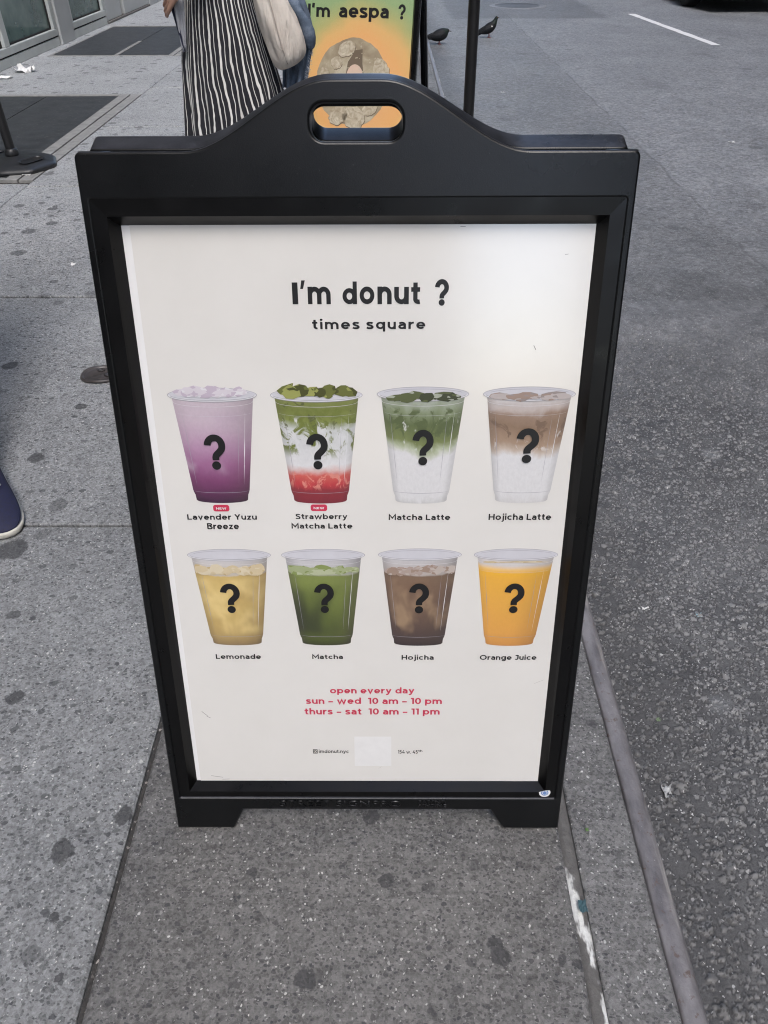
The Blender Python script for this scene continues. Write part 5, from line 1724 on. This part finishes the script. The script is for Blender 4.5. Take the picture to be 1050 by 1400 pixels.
plain_navy2 = plain("navy_suede", (.016, .018, .052), .8, .2, 90, .3, 400)
trainer(walker, PO, (-1.125, 1.045, 0), (-.940, .755, 0))
trainer(walker, PO, (-1.40, 1.68, 0), (-1.375, 1.385, 0), .0, .07)
for s in 'LR':
    h_, k_, a_ = Vector(Pj['hip'+s]), Vector(Pj['kn'+s]), Vector(Pj['an'+s])
    q = MB().tube([h_+Vector((0, 0, .06)), h_.lerp(k_, .4), k_, k_.lerp(a_, .4), a_+Vector((0, 0, .03))], [.105, .095, .072, .068, .058], 24)
    subsurf(q.build('trouser_leg', M_jean, walker, True, PO), 1)
q = MB().rings([ell((x, y, z), rx, ry, 30) for z, x, y, rx, ry in ((.84, -1.33, 1.315, .14, .105), (.90, -1.33, 1.315, .178, .128), (1.0, -1.33, 1.32, .165, .120), (1.06, -1.33, 1.32, .150, .112))])
subsurf(q.build('trouser_seat', M_jean, walker, True, PO), 1)
M_tee = plain("grey_jersey", (.22, .22, .23), .9, .12, 60, .3, 300)
q = MB().rings([ell((-1.335, 1.31-.02*max(0, z-1.2), z), rx, ry, 36) for z, rx, ry in ((.98, .172, .128), (1.08, .165, .122), (1.22, .178, .128), (1.32, .185, .12), (1.38, .150, .095), (1.42, .085, .075), (1.44, .068, .066))], cap=False)
subsurf(q.build('tee_shirt', M_tee, walker, True, PO), 1)
for s in 'LR':
    q = MB().tube([Vector(Pj['sh'+s]).lerp(Vector(Pj['chest']), .6)+Vector((0, 0, .035)), Vector(Pj['sh'+s])+Vector((0, 0, .004)), Vector(Pj['sh'+s]).lerp(Vector(Pj['el'+s]), .25), Vector(Pj['sh'+s]).lerp(Vector(Pj['el'+s]), .6)], [.088, .086, .076, .068], 20)
    subsurf(q.build('sleeve', M_tee, walker, True, PO), 1)
hd = Vector(Pj['neck'])
q = MB().rings([ell((hd.x, hd.y+dy, hd.z+z), rx, ry, 24) for z, dy, rx, ry in ((.05, .055, .068, .045), (.11, .040, .083, .062), (.16, .02, .084, .082), (.20, .012, .070, .074), (.228, .01, .040, .045), (.236, .01, .012, .014))])
subsurf(q.build('hair', M_hair, walker, True, PO), 1)

# ------------------------------------------------------------------ storefront along the pavement
M_alu = plain("brushed_aluminium", (.52, .55, .54), .48, .08, 6, .1, 300, Metallic=.1)
M_alu2 = plain("grey_panel", (.44, .46, .465), .5, .08, 3)
M_gap = plain("shadow_gap_rubber", (.012, .012, .012), .8)
M_stone = plain("facade_stone", (.15, .145, .135), .8, .2, 3, .3, 60)


def m_glass(name, tint):
    g = G(name)
    P = g.pos()
    gl = g.n('BsdfGlossy', Color=(1, 1, 1), Roughness=.04)
    tr = g.n('BsdfTransparent', Color=tint)
    lw = g.n('Fresnel', IOR=1.6)
    mx = g.n('MixShader', i0=lw.outputs[0], i1=tr.outputs[0], i2=gl.outputs[0])
    n = g.noise(P, 2.2, 4, .55)
    df = g.n('BsdfDiffuse', Color=g.mix(g.rng(n, .35, .65, 0, 1), (.22, .34, .32), (.50, .66, .62)))
    m2 = g.n('MixShader', i0=.36, i1=mx.outputs[0], i2=df.outputs[0])      # street reflections and inside light painted as a pale patchy layer
    g.nt.links.new(m2.outputs[0], g.out.inputs[0])
    return g.m


M_glass = m_glass("tinted_shop_glass", (.42, .62, .56, 1))
XW = -3.7
shop = thing('shop_building', 'grey aluminium storefront with green tinted windows at the top left', 'building', (XW, 9, 0))
OFF = (XW, 9, 0)


def sb(name, x0, x1, y0, y1, z0, z1, mat, parent=shop, bev=.006):
    o = MB().box(x0, x1, y0, y1, z0, z1).build(name, mat, parent, False, OFF)
    if bev: bevel_mod(o, bev)
    return o


HT = 2.9
def bay(y0, y1, mull=(), posters=()):
    """kick plate, frame and glass between y0 and y1"""
    sb('kick_plate', XW-.10, XW, y0, y1-.02, 0, .082, M_alu)
    sb('shadow_gap', XW-.10, XW-.012, y0, y1-.02, .083, .095, M_gap, bev=0)
    w = MB()
    w.box(XW-.10, XW+.004, y0, y1-.02, .096, .162)
    w.box(XW-.10, XW+.004, y0, y1-.02, HT-.08, HT)
    w.box(XW-.10, XW+.003, y0, y0+.075, .163, HT-.081)
    w.box(XW-.10, XW+.003, y1-.115, y1-.02, .163, HT-.081)
    for m_ in mull: w.box(XW-.10, XW+.002, m_-.06, m_+.06, .163, HT-.081)
    fr = bevel_mod(w.build('window', M_alu, shop, False, OFF), .006)
    edges = [y0+.075]+[e for m_ in mull for e in (m_-.06, m_+.06)]+[y1-.115]
    for a, b in zip(edges[::2], edges[1::2]):
        MB().box(XW-.055, XW-.045, a, b, .163, HT-.081).build('pane', M_glass, fr, False, OFF)
        g_ = MB()
        g_.box(XW-.044, XW-.030, a, a+.018, .163, HT-.081); g_.box(XW-.044, XW-.030, b-.018, b, .163, HT-.081); g_.box(XW-.044, XW-.030, a+.018, b-.018, .163, .178)
        g_.build('gasket', M_gap, fr, False, OFF)


bay(5.90, 9.23, mull=(7.815, ))
bay(9.69, 11.06)
bay(2.4, 5.50, mull=(3.9,))
bay(-1.1, 2.0, mull=(.45,))
for a, b in ((9.24, 9.68), (5.505, 5.895), (2.005, 2.395), (-1.6, -1.105)):
    sb('column', XW-.12, XW+.02, a, b, 0, HT+.5, M_alu2)
sb('blank_panel', XW-.12, XW-.004, 11.08, 11.76, .03, HT, M_alu2)
sb('shadow_gap', XW-.14, XW-.06, 11.765, 11.885, 0, HT, M_gap, bev=0)
sb('door', XW-.10, XW+.006, 11.89, 13.23, .03, HT, M_alu2)
sb('door_sill', XW-.14, XW+.02, 11.08, 13.23, 0, .026, M_stone)
sb('column', XW-.12, XW+.02, 13.25, 13.75, 0, HT+.5, M_alu2)
bay(13.76, 17.4, mull=(15.5,))
sb('wall', XW-.4, XW-.02, 17.41, 45, 0, HT+.5, M_stone)
sb('wall', XW-.4, XW-.02, -40, -1.61, 0, HT+.5, M_stone)
sb('fascia', XW-.35, XW+.10, -1.6, 17.4, HT+.502, HT+1.3, M_alu2)
# room behind the glass
rm = MB()
M_room = plain("shop_wall_paint", (.34, .46, .42), .8, .2, 2)
M_roomf = plain("shop_floor", (.12, .15, .14), .5, .3, 5)
sb('interior_wall', XW-2.6, XW-2.4, -1.5, 17.3, .09, HT+.4, M_room, bev=0)
sb('interior_floor', XW-2.39, XW-.13, -1.5, 17.3, -.05, .08, M_roomf, bev=0)
sb('interior_ceiling', XW-2.39, XW-.13, -1.5, 17.3, HT+.30, HT+.4, M_room, bev=0)
for a, b, z0, z1, col in ((6.2, 6.9, .08, .9, (.25, .33, .32)), (7.9, 8.8, .08, .45, (.10, .13, .13)), (8.3, 9.0, .46, 1.1, (.42, .50, .47)), (10.1, 10.75, .08, 1.9, (.10, .065, .06))):
    sb('display_counter', XW-.9, XW-.45, a, b, z0+.004, z1, plain("counter_paint", col, .6))
for a, b, z0, z1, col in ((9.80, 10.13, .20, .95, (.55, .68, .60)), (10.52, 10.74, .28, .50, (.66, .72, .68)), (10.2, 10.46, .62, .95, (.5, .25, .22))):
    sb('window_notice', XW-.075, XW-.066, a, b, z0, z1, plain("notice_paper", col, .7), bev=0)
# upper facade: five storeys of windows
up = MB(); up.box(XW-8, XW-.05, -60, 70, HT+1.301, 55)
up.build('upper_facade', M_stone, shop, False, OFF)
for k in range(12):
    for j in range(5):
        y = -36+k*6.7; z = 6+j*4
        fr = sb('window', XW-.3, XW+.02, y, y+2.6, z, z+2.2, M_alu2, bev=0)
        sb('pane', XW-.2, XW+.03, y+.12, y+2.48, z+.12, z+2.08, M_gap, fr, bev=0)

# ------------------------------------------------------------------ parked black car facing the camera
M_car = plain("black_car_paint", (.008, .008, .009), .22, .1, 5, Coat_Weight=.6, Coat_Roughness=.08)
M_tyre = plain("tyre_rubber", (.014, .014, .015), .8, .2, 40, .3)
M_rim = plain("alloy_rim", (.35, .35, .36), .35, Metallic=.8)
M_trim = plain("black_bumper_trim", (.010, .010, .011), .6)
M_carglass = plain("dark_car_glass", (.012, .014, .015), .08)
M_lamp = plain("headlamp_lens", (.5, .5, .52), .12)
CO = (5.62, 12.55, ZR)
car = thing('parked_car', 'black car with its front bumper at the top right of the road', 'car', CO)
def car_ring(y, hw, zb, zs, zt, tw):
    """one cross-section of the body: sill, shoulder, roof"""
    return [(-hw*.93, y, zb), (-hw, y, zb+.12), (-hw, y, zs-.08), (-hw*.95, y, zs), (-tw, y, zt), (tw, y, zt), (hw*.95, y, zs), (hw, y, zs-.08), (hw, y, zb+.12), (hw*.93, y, zb)]
st = [(.00, .70, .24, .55, .62, .62), (.06, .80, .21, .66, .72, .70), (.25, .89, .20, .74, .80, .74), (.9, .92, .20, .84, .90, .76), (1.25, .92, .20, .90, .97, .74), (2.0, .93, .20, .94, 1.42, .60), (2.6, .93, .20, .95, 1.47, .60), (3.5, .93, .20, .96, 1.45, .59), (4.25, .92, .22, .98, 1.08, .66), (4.65, .88, .26, .92, 1.02, .70), (4.75, .78, .32, .80, .90, .66)]
q = MB().rings([car_ring(*s_) for s_ in st])
o = q.build('body', M_car, car, True); subsurf(o, 2)
for s in (-1, 1):
    for y in (.92, 3.75):
        w = MB(); rr = []
        for x, r in ((-.11, .25), (-.11, .31), (-.085, .335), (.085, .335), (.11, .31), (.11, .25)):
            rr.append([(s*.84+x, y+r*cos(2*pi*j/32), .335+r*sin(2*pi*j/32)) for j in range(32)])
        w.rings(rr)
        wo = smooth_by_angle(w.build('wheel', M_tyre, car), 40)
        w = MB()
        for k in range(5):
            a = 2*pi*k/5
            w.tube([(s*.955, y, .335), (s*.95, y+.22*cos(a), .335+.22*sin(a))], [.045, .035], 8)
        w.rings([[(s*.955, y+r*cos(2*pi*j/32), .335+r*sin(2*pi*j/32)) for j in range(32)] for r in (.25, .22)], cap=False)
        w.build('rim', M_rim, wo, True)
q = MB(); q.box(-.80, .80, -.05, .10, .17, .34); bevel_mod(q.build('bumper', M_trim, car), .03, 3)
q = MB(); q.box(-.42, .42, -.025, .03, .40, .52)
for k in range(4): q.box(-.42, .42, -.035, -.024, .41+k*.03, .42+k*.03)
q.build('grille', M_trim, car)
for s in (-1, 1):
    q = MB().rings([[(s*x+.0, y+.0, z) for x, y, z in pts] for pts in (((.44, -.02, .58), (.76, .04, .60), (.78, .05, .68), (.46, .0, .65)), ((.45, .06, .585), (.77, .12, .60), (.79, .14, .70), (.47, .10, .67)))])
    bevel_mod(q.build('headlight', M_lamp, car), .01)
    q = MB().box(s*1.0-.09, s*1.0+.09, 1.62, 1.74, .95, 1.07); bevel_mod(q.build('mirror', M_car, car), .03, 3)
q = MB().add([(-.66, 1.36, 1.00), (.66, 1.36, 1.00), (.56, 1.98, 1.405), (-.56, 1.98, 1.405)], [(0, 1, 2, 3)])
q.build('windscreen', M_carglass, car)

# ------------------------------------------------------------------ opposite side of the street (out of frame, it shapes the light)
def block(label, x0, x1, y0, y1, h, mat):
    o = MB().box(x0, x1, y0, y1, -.1, h).build('unseen_building', mat)
    return tag(o, label, 'building')


block('tall stone building across the street from the storefront', 14.5, 27, -56, 90, 50, M_stone)

far = scene.objects['unseen_building']
for k in range(14):
    for j in range(9):
        y, z = -53+k*9.8, 4+j*5
        fr = MB().box(14.46, 14.7, y, y+5, z, z+3).build('window', M_alu2, far)
        MB().box(14.44, 14.6, y+.2, y+4.8, z+.2, z+2.8).build('pane', M_gap, fr)

block('unseen stone block added far behind the camera to narrow the sky glare', -40, 10.0, -135, -100, 50, M_stone)  # invented block, cuts the sky gap mirrored in the poster
